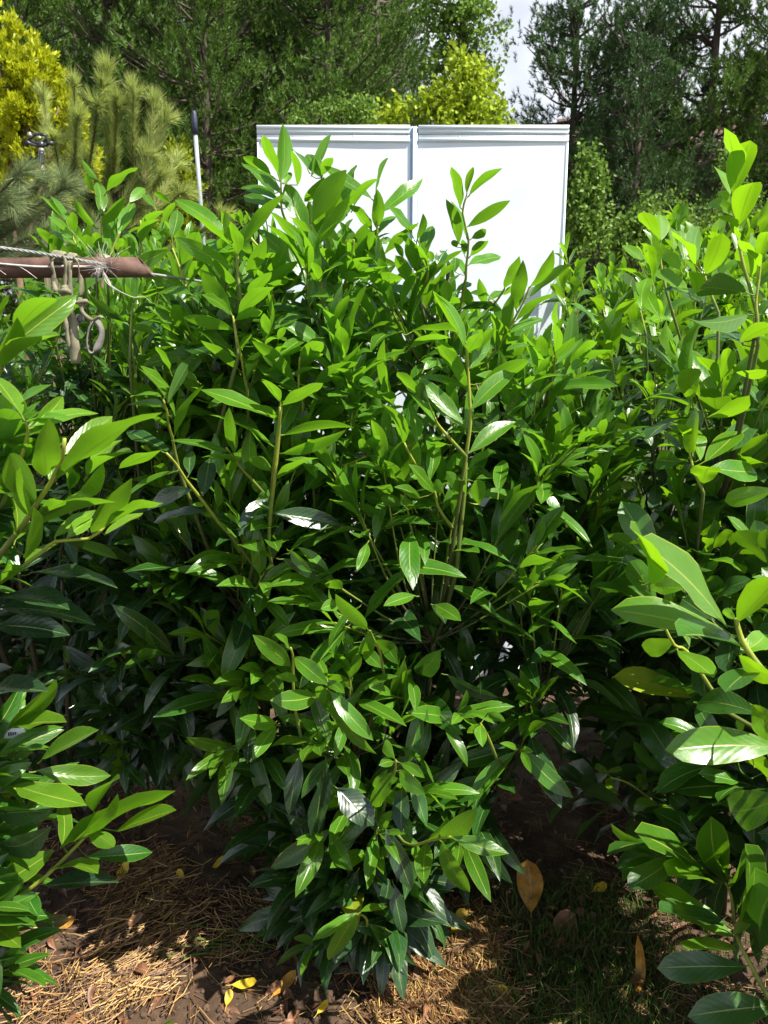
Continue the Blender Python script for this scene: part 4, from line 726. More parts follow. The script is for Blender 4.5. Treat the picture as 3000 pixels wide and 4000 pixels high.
single('white_thread', mb, M_THREAD, 'frayed white thread stretched along the rusty pipe with a fuzzy knot and loose tail', 'thread', z4(600, 490, yt))
def ribbon(mb, pts, w, tw=0., th=.0012, w1=None, tw0=0.):
    pts = [np.asarray(p, float) for p in pts]; n = len(pts); V = []
    for i, p in enumerate(pts):
        d = nrm(pts[min(i + 1, n - 1)] - pts[max(i - 1, 0)]); s_ = nrm(np.cross(d, np.array((.05, 1., .1)))); f = i / (n - 1)
        s_ = rot(s_, d, tw0 + tw * math.sin(f * 5) + .25 * math.sin(f * 17)); m_ = np.cross(d, s_); ww = (w + ((w1 or w) - w) * f) * .5 * (1 + .12 * math.sin(f * 23))
        V += [p + s_ * ww + m_ * th * .5, p - s_ * ww + m_ * th * .5, p - s_ * ww - m_ * th * .5, p + s_ * ww - m_ * th * .5]
    F = [(i * 4 + k, i * 4 + (k + 1) % 4, (i + 1) * 4 + (k + 1) % 4, (i + 1) * 4 + k) for i in range(n - 1) for k in range(4)] + [(3, 2, 1, 0), (n * 4 - 4, n * 4 - 3, n * 4 - 2, n * 4 - 1)]
    mb.add(V, F)
k0 = z4(0, 0); u_ = lambda px: px / 2.552 / FPX * Y4
YR = Yw - .022
rag1 = empty('tied_rag', tuple(z4(600, 400, YR)), 'faded olive cloth strip knotted over the wire, two long flat tails hanging down', 'rag')
def rp(o, name, mb, m): 
    r_ = mb.build(name, m, o, loc=tuple(o.location)); r_.location = (0, 0, 0); return r_
mb = MB()
for q in range(5):
    c0 = z4(535 + q * 22, 380 + q * 4, YR + .016); an = [c0 + np.array((.004 * math.sin(a_ * 1.0), math.cos(a_) * .007, math.sin(a_) * .007)) for a_ in np.linspace(0, 6.3, 13)]; tube(mb, an, .0032, .0032, 6)
rp(rag1, 'wrap', mb, M_RAG)
mb = MB(); ribbon(mb, curve([z4(535, 390, YR + .01), z4(515, 470, YR), z4(540, 560, YR), z4(530, 640, YR + .002), z4(560, 740, YR)], 16), u_(38), .5); ribbon(mb, curve([z4(620, 385, YR), z4(650, 430, YR - .006), z4(650, 560, YR - .006), z4(645, 660, YR - .005), z4(650, 720, YR - .004)], 16), u_(38), .5)
rp(rag1, 'strip', mb, M_RAG)
mb = MB(); tube(mb, curve([z4(600, 745, YR - .006), z4(640, 725, YR - .01), z4(690, 740, YR - .006), z4(660, 760, YR - .002), z4(610, 750, YR - .004)], 16), .005, .005, 8); tube(mb, curve([z4(640, 690, YR - .006), z4(660, 740, YR - .008)], 6), .0075, .0065, 8)
rp(rag1, 'knot', mb, M_RAG)
mb = MB(); ribbon(mb, curve([z4(640, 760, YR), z4(640, 900, YR), z4(660, 1080, YR - .004), z4(690, 1310, YR)], 20), u_(55), .4, w1=u_(30)); rp(rag1, 'tail', mb, M_RAG)
mb = MB(); ribbon(mb, curve([z4(690, 430, YR + .004), z4(690, 640, YR), z4(700, 850, YR + .002), z4(730, 1050, YR + .004), z4(745, 1250, YR), z4(755, 1455, YR + .004)], 28), u_(62), .35, w1=u_(95)); rp(rag1, 'tail', mb, M_RAG)
rag2 = empty('tied_rag', tuple(z4(740, 400, YR)), 'twisted cloth strip right of the other, ending in a knot and a hanging grey loop', 'rag')
mb = MB(); 
for q in range(3):
    c0 = z4(690 + q * 22, 405 + q * 5, YR + .018); an = [c0 + np.array((.004 * math.sin(a_), math.cos(a_) * .007, math.sin(a_) * .007)) for a_ in np.linspace(0, 6.3, 13)]; tube(mb, an, .0034, .0034, 6)
rp(rag2, 'wrap', mb, M_RAG)
mb = MB(); ribbon(mb, curve([z4(730, 400, YR), z4(780, 460, YR - .006), z4(790, 560, YR - .006), z4(810, 660, YR - .006), z4(805, 790, YR - .004)], 20), u_(42), 1.2); rp(rag2, 'strip', mb, M_RAG)
mb = MB(); tube(mb, curve([z4(700, 850, YR - .006), z4(770, 845, YR - .012), z4(860, 830, YR - .008), z4(840, 870, YR - .002), z4(790, 860, YR - .010), z4(800, 800, YR - .008)], 20), .0032, .0038, 8)
tube(mb, curve([z4(820, 870, YR - .006), z4(815, 930, YR - .008), z4(870, 990, YR - .01), z4(930, 1020, YR - .008), z4(990, 990, YR - .012), z4(1025, 1000, YR - .012)], 24), .0038, .0026, 8); rp(rag2, 'knot', mb, M_RAG)
mb = MB(); ribbon(mb, curve([z4(930, 1025, YR - .004), z4(890, 1120, YR - .006), z4(865, 1240, YR - .008), z4(885, 1330, YR - .006), z4(930, 1345, YR - .002), z4(975, 1290, YR + .002), z4(1015, 1160, YR + .004), z4(990, 1070, YR), z4(930, 1020, YR - .004)], 40), u_(70), .15, th=.0022, tw0=1.15); ribbon(mb, curve([z4(830, 990, YR + .004), z4(780, 1010, YR + .006), z4(750, 1060, YR + .006)], 8), u_(75), .2)
rp(rag2, 'loop', mb, M_RAGP)
# wooden posts
def post(x0_, x1_, y0_, y1_, Y, label, splits=3):
    a_, b_ = P(x0_, y0_, Y), P(x1_, y0_, Y); w = b_[0] - a_[0]; cx_ = (a_[0] + b_[0]) / 2; top = a_[2]; mb = MB()
    for k in range(splits):
        lo = cx_ - w / 2 + w * k / splits + .0015; hi = cx_ - w / 2 + w * (k + 1) / splits - .0015; tz = top - rnd.uniform(0, .03)
        V = []; 
        for z_ in (-.05, top * .5, tz):
            j = rnd.uniform(-.002, .002); V += [(lo + j, Y - w * .4, z_), (hi + j, Y - w * .42, z_ + rnd.uniform(-.006, .006) * (z_ > top * .6)), (hi + j, Y + w * .4, z_), (lo + j, Y + w * .4, z_ - .008 * (z_ > top * .6))]
        F = [(i * 4 + q, i * 4 + (q + 1) % 4, (i + 1) * 4 + (q + 1) % 4, (i + 1) * 4 + q) for i in range(2) for q in range(4)] + [(3, 2, 1, 0), (8, 9, 10, 11)]
        mb.add(V, F)
    mb.n and single('wooden_post', mb, M_OLDWOOD, label, 'post', (cx_, Y, 0), smooth=False)
post(172, 250, 915, 1100, 2.75, 'split weathered wooden post top standing right behind the rusty pipe and rags')
post(-30, 42, 1590, 1900, 2.2, 'pale wooden stake at the left edge behind the bright laurel shoot', 2)

# plant label
M_TAG = simple('white_plastic', (0.75, 0.78, 0.80), (0.82, 0.84, 0.86), 10, 0.4, 0, 0); M_INK = simple('dark_ink', (0.02, 0.03, 0.06), (0.03, 0.04, 0.08), 10, 0.6, 0, 0)
tp = P(58, 2868, 1.06); tg = empty('plant_tag', tuple(tp), 'small white plastic plant tag with dark marks on a shaded leaf at the left edge', 'tag')
mb = MB(); ww, hh = .018, .0075; mb.add([(-ww, 0, -hh), (ww, .004, -hh * 1.1), (ww * .6, .006, hh), (-ww * .7, .002, hh), (-ww, .0012, -hh), (ww, .0052, -hh * 1.1), (ww * .6, .0072, hh), (-ww * .7, .0032, hh)], [(0, 1, 2, 3), (7, 6, 5, 4), (0, 4, 5, 1), (1, 5, 6, 2), (2, 6, 7, 3), (3, 7, 4, 0)]); mb.build('card', M_TAG, tg)
mb = MB()
for k in range(4): box(mb, (-.010 + k * .0032, -.0006 + k * .0005, -.003 + .0006 * k), (-.0085 + k * .0032, .0004 + k * .0005, .003))
mb.build('print', M_INK, tg)

# ------------------------------------------------------------------ pole, sprinkler
M_POLE = simple('grey_white_pole', (0.26, 0.30, 0.31), (0.36, 0.40, 0.41), 6, 0.5, 0.05, 0.001); M_CAP = simple('dark_blue_wrap', (0.02, 0.022, 0.05), (0.05, 0.055, 0.10), 30, 0.5, 0.4, 0.003)
Yq = 5.2; q0, q1, q2 = P(757, 432, Yq), P(763, 520, Yq), P(784, 800, Yq); dd = (q2 - q1) / np.linalg.norm(q2 - q1); qb = q2 + dd * (q2[2] / abs(dd[2]) + .1)
pole = empty('tall_pole', (float(qb[0]), float(qb[1]), 0), 'slim pale grey pole with dark blue wrapped top leaning slightly, left of the white panel', 'pole')
mb = MB(); tube(mb, [q1, q2, qb], .0135, .0135, 12); o = mb.build('shaft', M_POLE, pole, loc=tuple(pole.location)); o.location = (0, 0, 0)
mb = MB(); tube(mb, [q0, q0 + (q1 - q0) * .1, q0 + (q1 - q0) * .5, q1 + dd * .01], .018, .018, 12, rfun=lambda f: .010 + .006 * min(1, f * 5) + .0015 * math.sin(f * 20)); o = mb.build('cap', M_CAP, pole, loc=tuple(pole.location)); o.location = (0, 0, 0)

M_BLACKP = simple('black_plastic', (0.015, 0.017, 0.025), (0.05, 0.055, 0.075), 20, 0.35, 0.1, 0.001); M_BRASS = simple('dull_brass', (0.35, 0.33, 0.24), (0.5, 0.48, 0.36), 20, 0.4, 0, 0, metal=.5)
Ys = 3.0; G6 = (50, 450, 4.1475)
def z6(x, y, Y=Ys): return P(G6[0] + x / G6[2], G6[1] + y / G6[2], Y)
spk = empty('sprinkler', (float(z6(465, 700)[0]), Ys, 0), 'black impact sprinkler head on a riser standing among the pine branches at the left', 'sprinkler')
def sp_(name, mb, m): o = mb.build(name, m, spk, loc=tuple(spk.location)); o.location = (0, 0, 0)
mb = MB(); tube(mb, [z6(480, 780), np.array((z6(500, 900)[0], Ys, -.05))], .006, .007, 10); sp_('riser', mb, M_OLDWOOD)
mb = MB(); c0, c1 = z6(462, 600), z6(466, 785); tube(mb, [c0 + (c1 - c0) * f for f in np.linspace(0, 1, 9)], .01, .01, 12, rfun=lambda f: .0105 + .0025 * math.sin(f * 26)); sp_('collar', mb, M_BLACKP)
mb = MB(); tube(mb, [z6(465, 540), z6(466, 600)], .010, .0095, 12); sp_('nut', mb, M_BRASS)
mb = MB(); tube(mb, [z6(460, 440), z6(462, 545)], .013, .008, 10)
fr_ = [z6(240, 400), z6(250, 450), z6(330, 480), z6(440, 510), z6(560, 490), z6(545, 330), z6(480, 310), z6(350, 310), z6(330, 345), z6(240, 400)]; tube(mb, fr_, .0055, .0055, 8)
tube(mb, [z6(245, 420, Ys + .02), z6(440, 470, Ys + .02), z6(550, 400, Ys + .01)], .006, .006, 8); sp_('yoke', mb, M_BLACKP)
mb = MB(); tube(mb, [z6(560, 460), z6(600, 450), z6(650, 465)], .006, .009, 10); sp_('nozzle', mb, M_BLACKP)
mb = MB(); tube(mb, [z6(255, 330), z6(300, 310)], .009, .010, 10); tube(mb, [z6(420, 350), z6(450, 390)], .007, .007, 8); sp_('spring', mb, M_BRASS)

# ------------------------------------------------------------------ young pines and golden conifers at the left
def needles_shoot(mb, p, d, L, nl, n, w, tint, spread=.8):
    d = nrm(d); a = nrm(np.cross(d, np.array((.3, .4, .85)))); b_ = np.cross(d, a)
    f = np.array([rnd.random() ** .8 for _ in range(n)]); ph = np.array([rnd.uniform(0, 6.28) for _ in range(n)]); an = np.array([rnd.uniform(.45, 1.0) for _ in range(n)]) * spread
    an *= (1.15 - .6 * f); base = p + np.outer(f * L, d); out = np.outer(np.cos(ph), a) + np.outer(np.sin(ph), b_)
    dr = np.outer(np.cos(an), d) + out * np.sin(an)[:, None]; tip = base + dr * (nl * np.random.RandomState(rnd.randrange(1 << 30)).uniform(.7, 1.1, n))[:, None]; tip[:, 2] -= nl * .06
    sd_ = np.cross(dr, np.random.RandomState(rnd.randrange(1 << 30)).normal(size=(n, 3))); sd_ /= np.linalg.norm(sd_, axis=1)[:, None] + 1e-9
    V = np.empty((n * 3, 3)); V[0::3] = base - sd_ * w / 2; V[1::3] = base + sd_ * w / 2; V[2::3] = tip
    mb.add(V, [(3 * i, 3 * i + 1, 3 * i + 2) for i in range(n)], None, (tint, 0, 0))
def ypine(name, root, h, label, m, shoots, tw=.0026, nl=.092, nn=230):
    o = empty(name, tuple(root), label, 'pine'); r = np.asarray(root, float); tr_ = MB(); cr_ = MB()
    tube(tr_, [r, r + np.array((.02, 0, h * .5)), r + np.array((0, 0, h))], .035, .012, 8)
    for (base, tip, n_) in shoots:
        base = np.asarray(base); tip = np.asarray(tip); v = tip - base; L = np.linalg.norm(v); c = curve([base, base + v * .5 + np.array((0, 0, -.04 * L)), tip], 8)
        tube(tr_, c, .009, .004, 5); k = max(2, int(L / .09))
        for i in range(k):
            f0 = i / k; q = np.array(c[int(f0 * (len(c) - 1))]); q2_ = np.array(c[min(len(c) - 1, int((i + 1) / k * (len(c) - 1)))])
            dv = q2_ - q if np.linalg.norm(q2_ - q) > 1e-4 else v
            needles_shoot(cr_, q, dv, np.linalg.norm(dv), nl, int(nn * n_), tw, rnd.uniform(.2, 1) * (.4 + .6 * f0))
        for j in range(5):
            dv = nrm(v) + rv(.35); needles_shoot(cr_, tip, dv, .05, nl * .9, int(nn * .3), tw, 1.)
        tube(tr_, [tip, tip + nrm(v) * .06], .005, .003, 5)
    q = tr_.build('trunk', M_TWIG, o, loc=tuple(root)); q.location = (0, 0, 0); q = cr_.build('crown', m, o, loc=tuple(root)); q.location = (0, 0, 0)
Yy = 3.9; sh = []
root1 = P(400, 1100, Yy); root1[2] = 0
for (bx, by, tx, ty, n_) in ((430, 760, 420, 295, 1.1), (440, 760, 455, 420, 1), (560, 720, 600, 430, 1), (540, 800, 640, 480, .8), (470, 820, 560, 620, 1), (280, 760, 300, 480, 1), (300, 760, 290, 350, .8), (190, 620, 175, 400, .9),
    (460, 850, 340, 640, 1), (470, 900, 620, 700, 1), (500, 900, 700, 760, .8), (600, 1000, 860, 850, .8), (400, 900, 250, 700, 1), (350, 640, 380, 420, .8), (520, 640, 520, 380, .8), (380, 950, 520, 800, 1), (250, 700, 210, 560, .8), (600, 820, 680, 640, .7), (430, 500, 400, 350, .8)):
    sh.append((P(bx, by, Yy + rnd.uniform(-.1, .25)), P(tx, ty, Yy + rnd.uniform(-.3, .3)), n_))
ypine('young_pine', root1, 2.0, 'young olive green pine with upright brushy candles behind the back left laurels', M_YPINE, sh)
Yz = 2.9; sh = []; root2 = P(-120, 1200, Yz); root2[2] = 0
for (bx, by, tx, ty, n_) in ((-200, 1000, 200, 800, 1), (-150, 1020, 160, 900, 1), (-200, 1050, 330, 930, 1), (-200, 900, 60, 690, 1), (-180, 880, 140, 720, .9), (-250, 980, 60, 860, 1), (-200, 1000, 250, 1000, .9), (-220, 950, 20, 780, 1), (-100, 900, 240, 740, .8)):
    sh.append((P(bx, by, Yz + rnd.uniform(0, .2)), P(tx, ty, Yz + rnd.uniform(-.2, .25)), n_))
ypine('young_pine', root2, 1.5, 'bluish green pine with long needles spreading low at the left edge above the wire', M_BPINE, sh, .0022, .10, 230)
def golden(name, root, label, blobs, n, leafl, group=None, m=M_GOLD):
    """flat feathery sprays covering an uneven crown made of (centre, radius) lobes"""
    o = empty(name, tuple(root), label, 'conifer', group); r = np.asarray(root, float); tr_ = MB(); cr_ = MB(); top = max(b_[0][2] for b_ in blobs)
    tube(tr_, [r, r + np.array((0, 0, top))], .05, .01, 7)
    tot = sum(b_[1] ** 2 for b_ in blobs)
    for c0, rd in blobs:
        tube(tr_, [r + np.array((0, 0, c0[2] * .7)), np.asarray(c0)], .02, .006, 5)
        cl = [(np.asarray(c0) + nrm(rv()) * rd * rnd.uniform(.5, 1.1) * np.array((1, 1, 1.2)), rnd.uniform(.18, .38) * rd) for _ in range(12)]
        for k in range(int(n * rd * rd / tot)):
            cq, cr0 = rnd.choice(cl); d = nrm(cq - np.asarray(c0)); q = cq + rv(.55) * cr0; ti = rnd.random() ** .8
            dd_ = nrm(d + np.array((0, 0, .8)) + rv(.3)); sd_ = nrm(np.cross(dd_, rv())); nn_ = 5
            for j in range(nn_):
                a_ = (j - 2) * .42 + rnd.uniform(-.1, .1); e = dd_ * math.cos(a_) + sd_ * math.sin(a_); L = leafl * rnd.uniform(.7, 1.2) * (1 - .1 * abs(j - 2)); w_ = leafl * .13; pz = np.cross(e, sd_ + .01)
                s2 = nrm(np.cross(e, nrm(rv()))); mdl = q + e * L * .55
                cr_.add([q, mdl - s2 * w_, q + e * L, mdl + s2 * w_], [(0, 1, 2, 3)], None, (ti, 0, 0))
    q = tr_.build('trunk', M_TWIG, o, loc=tuple(root)); q.location = (0, 0, 0); q = cr_.build('crown', m, o, False, loc=tuple(root)); q.location = (0, 0, 0)
def blobs(Y, lst): return [(P(x, y, Y + dy), r_ / FPX * Y) for (x, y, r_, dy) in lst]
rt = P(60, 900, 6.5); rt[2] = 0
golden('golden_conifer', rt, 'bright yellow feathery conifer at the upper left edge', blobs(6.5, [(30, 200, 80, 0), (90, 250, 70, .2), (-60, 260, 130, 0), (130, 330, 80, 0), (20, 350, 120, .2), (180, 380, 70, .2), (230, 420, 60, 0), (280, 470, 50, .1), (100, 450, 110, 0), (-40, 520, 130, .2), (150, 560, 90, .3), (60, 620, 110, .3), (300, 560, 70, .3), (-50, 720, 120, 0), (160, 240, 40, 0), (200, 290, 35, 0), (240, 700, 90, .4), (80, 780, 120, .3), (40, 280, 90, .1), (100, 380, 90, .1), (200, 500, 90, .1), (60, 500, 120, .1), (-60, 400, 110, .1), (280, 640, 80, .2), (180, 650, 100, .1)]), 8000, .07)
rt = P(690, 900, 6.2); rt[2] = 0
golden('golden_conifer', rt, 'small cone shaped golden green thuja beside the grey pole', blobs(6.2, [(690, 590, 32, 0), (680, 630, 45, 0), (705, 660, 50, .05), (665, 690, 48, 0), (720, 710, 48, 0), (690, 740, 60, .1), (660, 790, 60, 0), (725, 790, 55, 0), (690, 850, 80, 0), (690, 930, 90, 0)]), 2200, .055, None, M_THUJA)
# ------------------------------------------------------------------ forest
def copy_tree(src, loc, rz, sc, label, group=None):
    o = src.copy(); COL.objects.link(o); o.location = loc; o.rotation_euler = (0, 0, rz); o.scale = (sc[0], sc[0], sc[1]) if isinstance(sc, tuple) else (sc,) * 3
    o['label'] = label
    for ch in list(src.children):
        c = ch.copy(); COL.objects.link(c); c.parent = o
    return o
def make_pine(h, rc, low, m, label, seed, dens=1., cat='pine'):
    rnd.seed(seed); o = empty('pine_tree', (0, 0, 0), label, cat, 'pines of the wood behind'); tr_ = MB(); cr_ = MB()
    bend = rv(.12); tpts = [np.array((bend[0] * math.sin(f * 3), bend[1] * math.sin(f * 2.5), h * f)) for f in np.linspace(0, 1, 9)]
    tube(tr_, tpts, .13, .02, 9)
    z = low * h
    while z < h * .98:
        f = z / h; c = np.array([np.interp(f, np.linspace(0, 1, 9), [p[k] for p in tpts]) for k in range(3)])
        g = (f - low) / (1 - low); rr = rc * (math.sin(min(1, g * 1.6 + .18) * 1.57) if g < .5 else 1) * (1.05 - .85 * max(0, g - .3) / .7)
        for k in range(rnd.randint(3, 5)):
            an = rnd.uniform(0, 6.28); L = rr * rnd.uniform(.6, 1.2); d = np.array((math.cos(an), math.sin(an), rnd.uniform(-.15, .35) + .5 * g)); e = c + nrm(d) * L + np.array((0, 0, .08 * L))
            bc = curve([c, c + (e - c) * .5 + np.array((0, 0, -.08 * L)), e], 6); tube(tr_, bc, .028, .008, 5, cap=False)
            if rnd.random() < .12: continue
            bt = rnd.random()
            nt_ = int((10 + 20 * L) * dens)
            for j in range(max(2, nt_ // 5)):
                q0 = e + (c - e) * (rnd.random() ** 1.3) * .75 + rv(.17 * L ** .5) * np.array((1, 1, .8)); tc0 = rnd.random()
                for w_ in range(5):
                    q = q0 + rv(.085); dv = nrm(nrm(q - c) * .5 + np.array((0, 0, 1.)) + rv(.45)); ti = .35 * bt + .4 * tc0 + .25 * rnd.random()
                    needles_shoot(cr_, q, dv, rnd.uniform(.12, .26), .105, 22, .019, ti, 1.1)
                if j % 2 == 0: tube(tr_, [q0, q0 + (c - q0) * .25 + np.array((0, 0, -.1))], .005, .009, 3, cap=False)
        if rnd.random() < .5:     # dead twigs lower down
            an = rnd.uniform(0, 6.28); zz = rnd.uniform(.15, low + .1) * h; e = np.array((math.cos(an), math.sin(an), .1)) * rnd.uniform(.5, 1.2); tube(tr_, [np.array((0, 0, zz)), np.array((0, 0, zz)) + e], .016, .005, 4, cap=False)
        z += rnd.uniform(.16, .34)
    tr_.build('trunk', M_BARK, o); cr_.build('crown', m, o, False); return o
GP = 'pines of the wood behind'
def place(px, Y): return (float((px - 1500) / FPX * (Y * 1.02)), float(Y), 0.0)
v1 = make_pine(10.5, 1.7, .10, M_NEEDLE, 'dense pine tree left of the grey pole, needles down to the ground', 11)
v2 = make_pine(11.5, 1.8, .30, M_NEEDLE, 'pine with bare dark trunk standing right of the white panel', 12)
v3 = make_pine(10.0, 1.9, .20, M_NEEDLE_D, 'dark pine at the edge of the sky gap right of the pale birch', 13, .9)
v1.location = place(560, 15.5); v2.location = place(2690, 15.0); v3.location = place(2180, 16.0)
front = [(v1, -80, 15.0, 1.0, 'pine at the far left edge behind the yellow conifer'), (v1, 250, 17.0, 1.1, 'tall pine above the yellow conifer and the young pine'), (v2, 840, 14.8, 1.0, 'pine whose brown trunk shows just right of the grey pole'),
    (v1, 1120, 16.2, 1.05, 'pine behind the upper left corner of the white panel'), (v2, 1330, 15.4, .98, 'pine behind the middle of the white panel, left of the pale birch'), (v1, 1500, 18.0, .72, 'lower pine close left of the pale birch'),
    (v3, 2420, 14.5, .80, 'small spreading pine right of the white panel with grey bare twigs'), (v2, 2960, 14.6, 1.05, 'pine with dark trunk at the right edge behind the tall laurel shoot'), (v3, 3150, 16, 1.0, 'dark pine just beyond the right edge of the view')]
for k, (src, px, Y, sc, lab) in enumerate(front): copy_tree(src, place(px, Y), k * 1.37 + .4, sc, lab, GP)
rnd.seed(99)
side = ['left part', 'middle part', 'right part']
k = 0
for (Y, pxs, hs) in ((20.5, [-300, 40, 400, 700, 980, 1250, 1440], 1.15), (26, [-200, 150, 560, 850, 1100, 1350, 1520], 1.35), (33, [-250, 60, 330, 620, 900, 1180, 1400, 1560], 1.6),
                     (21.5, [2330, 2520, 2760, 2980, 3200], .95), (19, [2060], .62), (28, [2230, 2420, 2650, 2900, 3100], .9), (37, [-100, 250, 500, 760, 1050, 1300, 1500], 1.7)):
    for px in pxs:
        src = (v1, v3, v2, v1)[k % 4] if px < 1900 else (v3, v2)[k % 2]
        where = 'left third' if px < 900 else ('middle' if px < 1900 else 'right side')
        row = {20.5: 'second', 21.5: 'second', 19: 'second', 26: 'third', 28: 'third', 33: 'fourth', 37: 'last'}[Y]
        copy_tree(src, place(px + rnd.uniform(-40, 40), Y + rnd.uniform(-.7, .7)), rnd.uniform(0, 6.28), hs * rnd.uniform(.92, 1.08), 'shadowy pine in the %s row of the wood, in the %s of the view' % (row, where), GP); k += 1

def broadleaf(name, root, h, blobs_, n, lf, m, label, cat='tree', rt_=.05, group=None):
    o = empty(name, tuple(root), label, cat, group); r = np.asarray(root, float); tr_ = MB(); cr_ = MB()
    tube(tr_, [r, r + np.array((.03, 0, h * .5)), r + np.array((0, 0, h))], rt_, .012, 7); tot = sum(b_[1] ** 2 for b_ in blobs_)
    for c0, rd in blobs_:
        c0 = np.asarray(c0); zb_ = max(.1, c0[2] - rd * 2.2); tube(tr_, [np.array((r[0], r[1], min(zb_, h))), c0], rt_ * .35, .006, 5)
        for q_ in range(5):
            e = c0 + nrm(rv()) * rd * .9; tube(tr_, [c0, e], .007, .003, 4, cap=False)
        cl = [(c0 + nrm(rv()) * rd * (rnd.random() ** .4) * np.array((1.1, 1, 1.3)), rnd.uniform(.12, .30) * rd, rnd.random()) for _ in range(14)]
        for k_ in range(int(n * rd * rd / tot)):
            cq, cr0, ct = rnd.choice(cl); q = cq + rv(.6) * cr0; ti = .5 * ct + .5 * rnd.random()
            for j in range(3):
                p_ = q + rv(lf * .9); a_ = nrm(rv() + np.array((0, 0, -.5))); s2 = nrm(np.cross(a_, rv())); w_ = lf * .36
                cr_.add([p_, p_ + a_ * lf * .4 - s2 * w_, p_ + a_ * lf, p_ + a_ * lf * .4 + s2 * w_], [(0, 1, 2, 3)], None, (ti, 0, 0))
    q = tr_.build('trunk', M_BARK, o, loc=tuple(root)); q.location = (0, 0, 0); q = cr_.build('crown', m, o, False, loc=tuple(root)); q.location = (0, 0, 0)
    return o
rt = np.array(place(1770, 14.0)); 
broadleaf('birch_tree', rt, 8.0, blobs(14.0, [(1700, 40, 70, 0), (1780, 20, 80, 0), (1850, 60, 70, .2), (1720, 130, 70, 0), (1800, 150, 70, 0), (1880, 150, 50, 0), (1690, 230, 50, 0), (1780, 240, 60, 0), (1900, 230, 50, .2), (1930, 100, 30, 0), (1660, -40, 70, 0), (1800, -80, 120, 0), (1700, 330, 60, .3), (1900, 330, 60, .3)]), 1500, .085, M_BIRCH, 'slender pale green broadleaf tree standing before the bright gap of sky', 'tree')
rt = np.array(place(1800, 10.5))
broadleaf('small_maple', rt, 3.6, blobs(10.5, [(1790, 250, 35, 0), (1800, 310, 55, 0), (1870, 290, 35, 0), (1760, 370, 55, 0), (1840, 370, 60, 0), (1700, 390, 40, 0), (1800, 430, 80, 0), (1900, 440, 60, 0), (1720, 470, 70, 0), (1630, 440, 40, 0), (1560, 420, 30, 0), (1940, 480, 50, 0), (1530, 480, 40, 0), (1800, 520, 100, .2)]), 1900, .075, M_MAPLE, 'small yellow green leafy tree right above the top edge of the white panel', 'tree')
rt = np.array(place(2290, 9.0))
broadleaf('sapling', rt, 2.4, blobs(9.0, [(2300, 590, 20, 0), (2310, 640, 35, 0), (2280, 690, 40, 0), (2330, 720, 40, 0), (2290, 780, 55, 0), (2340, 820, 40, 0), (2260, 860, 50, 0), (2300, 920, 60, 0)]), 800, .06, M_BIRCH, 'light green leafy sapling close to the right edge of the white panel', 'sapling', .02)
rt = np.array(place(2480, 8.6))
broadleaf('sapling', rt, 1.8, blobs(8.6, [(2540, 800, 22, 0), (2510, 840, 35, 0), (2470, 880, 40, 0), (2430, 900, 40, 0), (2540, 880, 30, 0), (2490, 940, 60, 0), (2420, 970, 50, 0)]), 650, .055, M_BIRCH, 'low pale leafed sapling left of the dark pine trunk, above the right hand laurels', 'sapling', .02)
rt = np.array(place(2600, 12)); broadleaf('undergrowth_bush', rt, 2.0, blobs(12., [(2600, 840, 60, 0), (2680, 870, 60, 0), (2800, 840, 70, .3), (2880, 760, 60, .4), (2960, 850, 70, .2), (2850, 640, 50, .5)]), 900, .06, M_BIRCH, 'leafy green undergrowth bush around the foot of the dark pine trunk at right', 'bush', .03)
rt = np.array(place(1350, 12)); broadleaf('undergrowth_bush', rt, 3.4, blobs(12., [(1330, 440, 50, 0), (1420, 430, 50, 0), (1250, 460, 50, .3), (1480, 470, 50, .4), (1380, 540, 90, .2), (1150, 470, 40, .2)]), 900, .06, M_BIRCH, 'low leafy bush peeping over the left half of the white panel top', 'bush', .03)

# house behind the trees at the right
M_ROOF, t, b = mat('roof_tiles'); geo = N(t, 'ShaderNodeNewGeometry'); nz = noise_tex(t, 6, 5, geo.outputs['Position']); c = ramp(t, nz, [(.3, (0.09, 0.045, 0.04)), (.7, (0.18, 0.10, 0.09))]); t.links.new(c, b.inputs['Base Color']); b.inputs['Roughness'].default_value = .85
M_WALL = simple('rendered_wall', (0.42, 0.34, 0.28), (0.52, 0.44, 0.36), 3, 0.9, 0.2, 0.01)
Yh = 31.; xl, xr = P(2270, 600, Yh)[0], P(3200, 600, Yh)[0]; ze, zr = P(2500, 800, Yh)[2], P(2500, 420, Yh + 3)[2]
hs = empty('house', ((xl + xr) / 2, Yh + 3, 0), 'house with reddish brown tiled roof half hidden behind the right hand pines', 'house'); hx, hy = (xl + xr) / 2, Yh + 3
mb = MB(); box(mb, (xl - hx + .3, -2.6, -.1), (xr - hx - .3, 5.6, ze + .1)); mb.build('wall', M_WALL, hs, False)
mb = MB(); rows = 26
for i in range(rows):
    f0, f1 = i / rows, (i + 1) / rows; y0_, y1_ = -3.2 + 4.7 * f0, -3.2 + 4.7 * f1; z0_, z1_ = ze - .1 + (zr - ze + .1) * f0, ze - .1 + (zr - ze + .1) * f1
    mb.add([(xl - hx, y0_, z0_ + .05), (xr - hx, y0_, z0_ + .05), (xr - hx, y1_, z1_ + .02), (xl - hx, y1_, z1_ + .02), (xl - hx, y0_, z0_ - .02), (xr - hx, y0_, z0_ - .02)], [(0, 1, 2, 3), (4, 5, 1, 0)])
mb.add([(xl - hx, 1.5, zr), (xr - hx, 1.5, zr), (xr - hx, 6.2, ze - .1), (xl - hx, 6.2, ze - .1)], [(0, 1, 2, 3)])
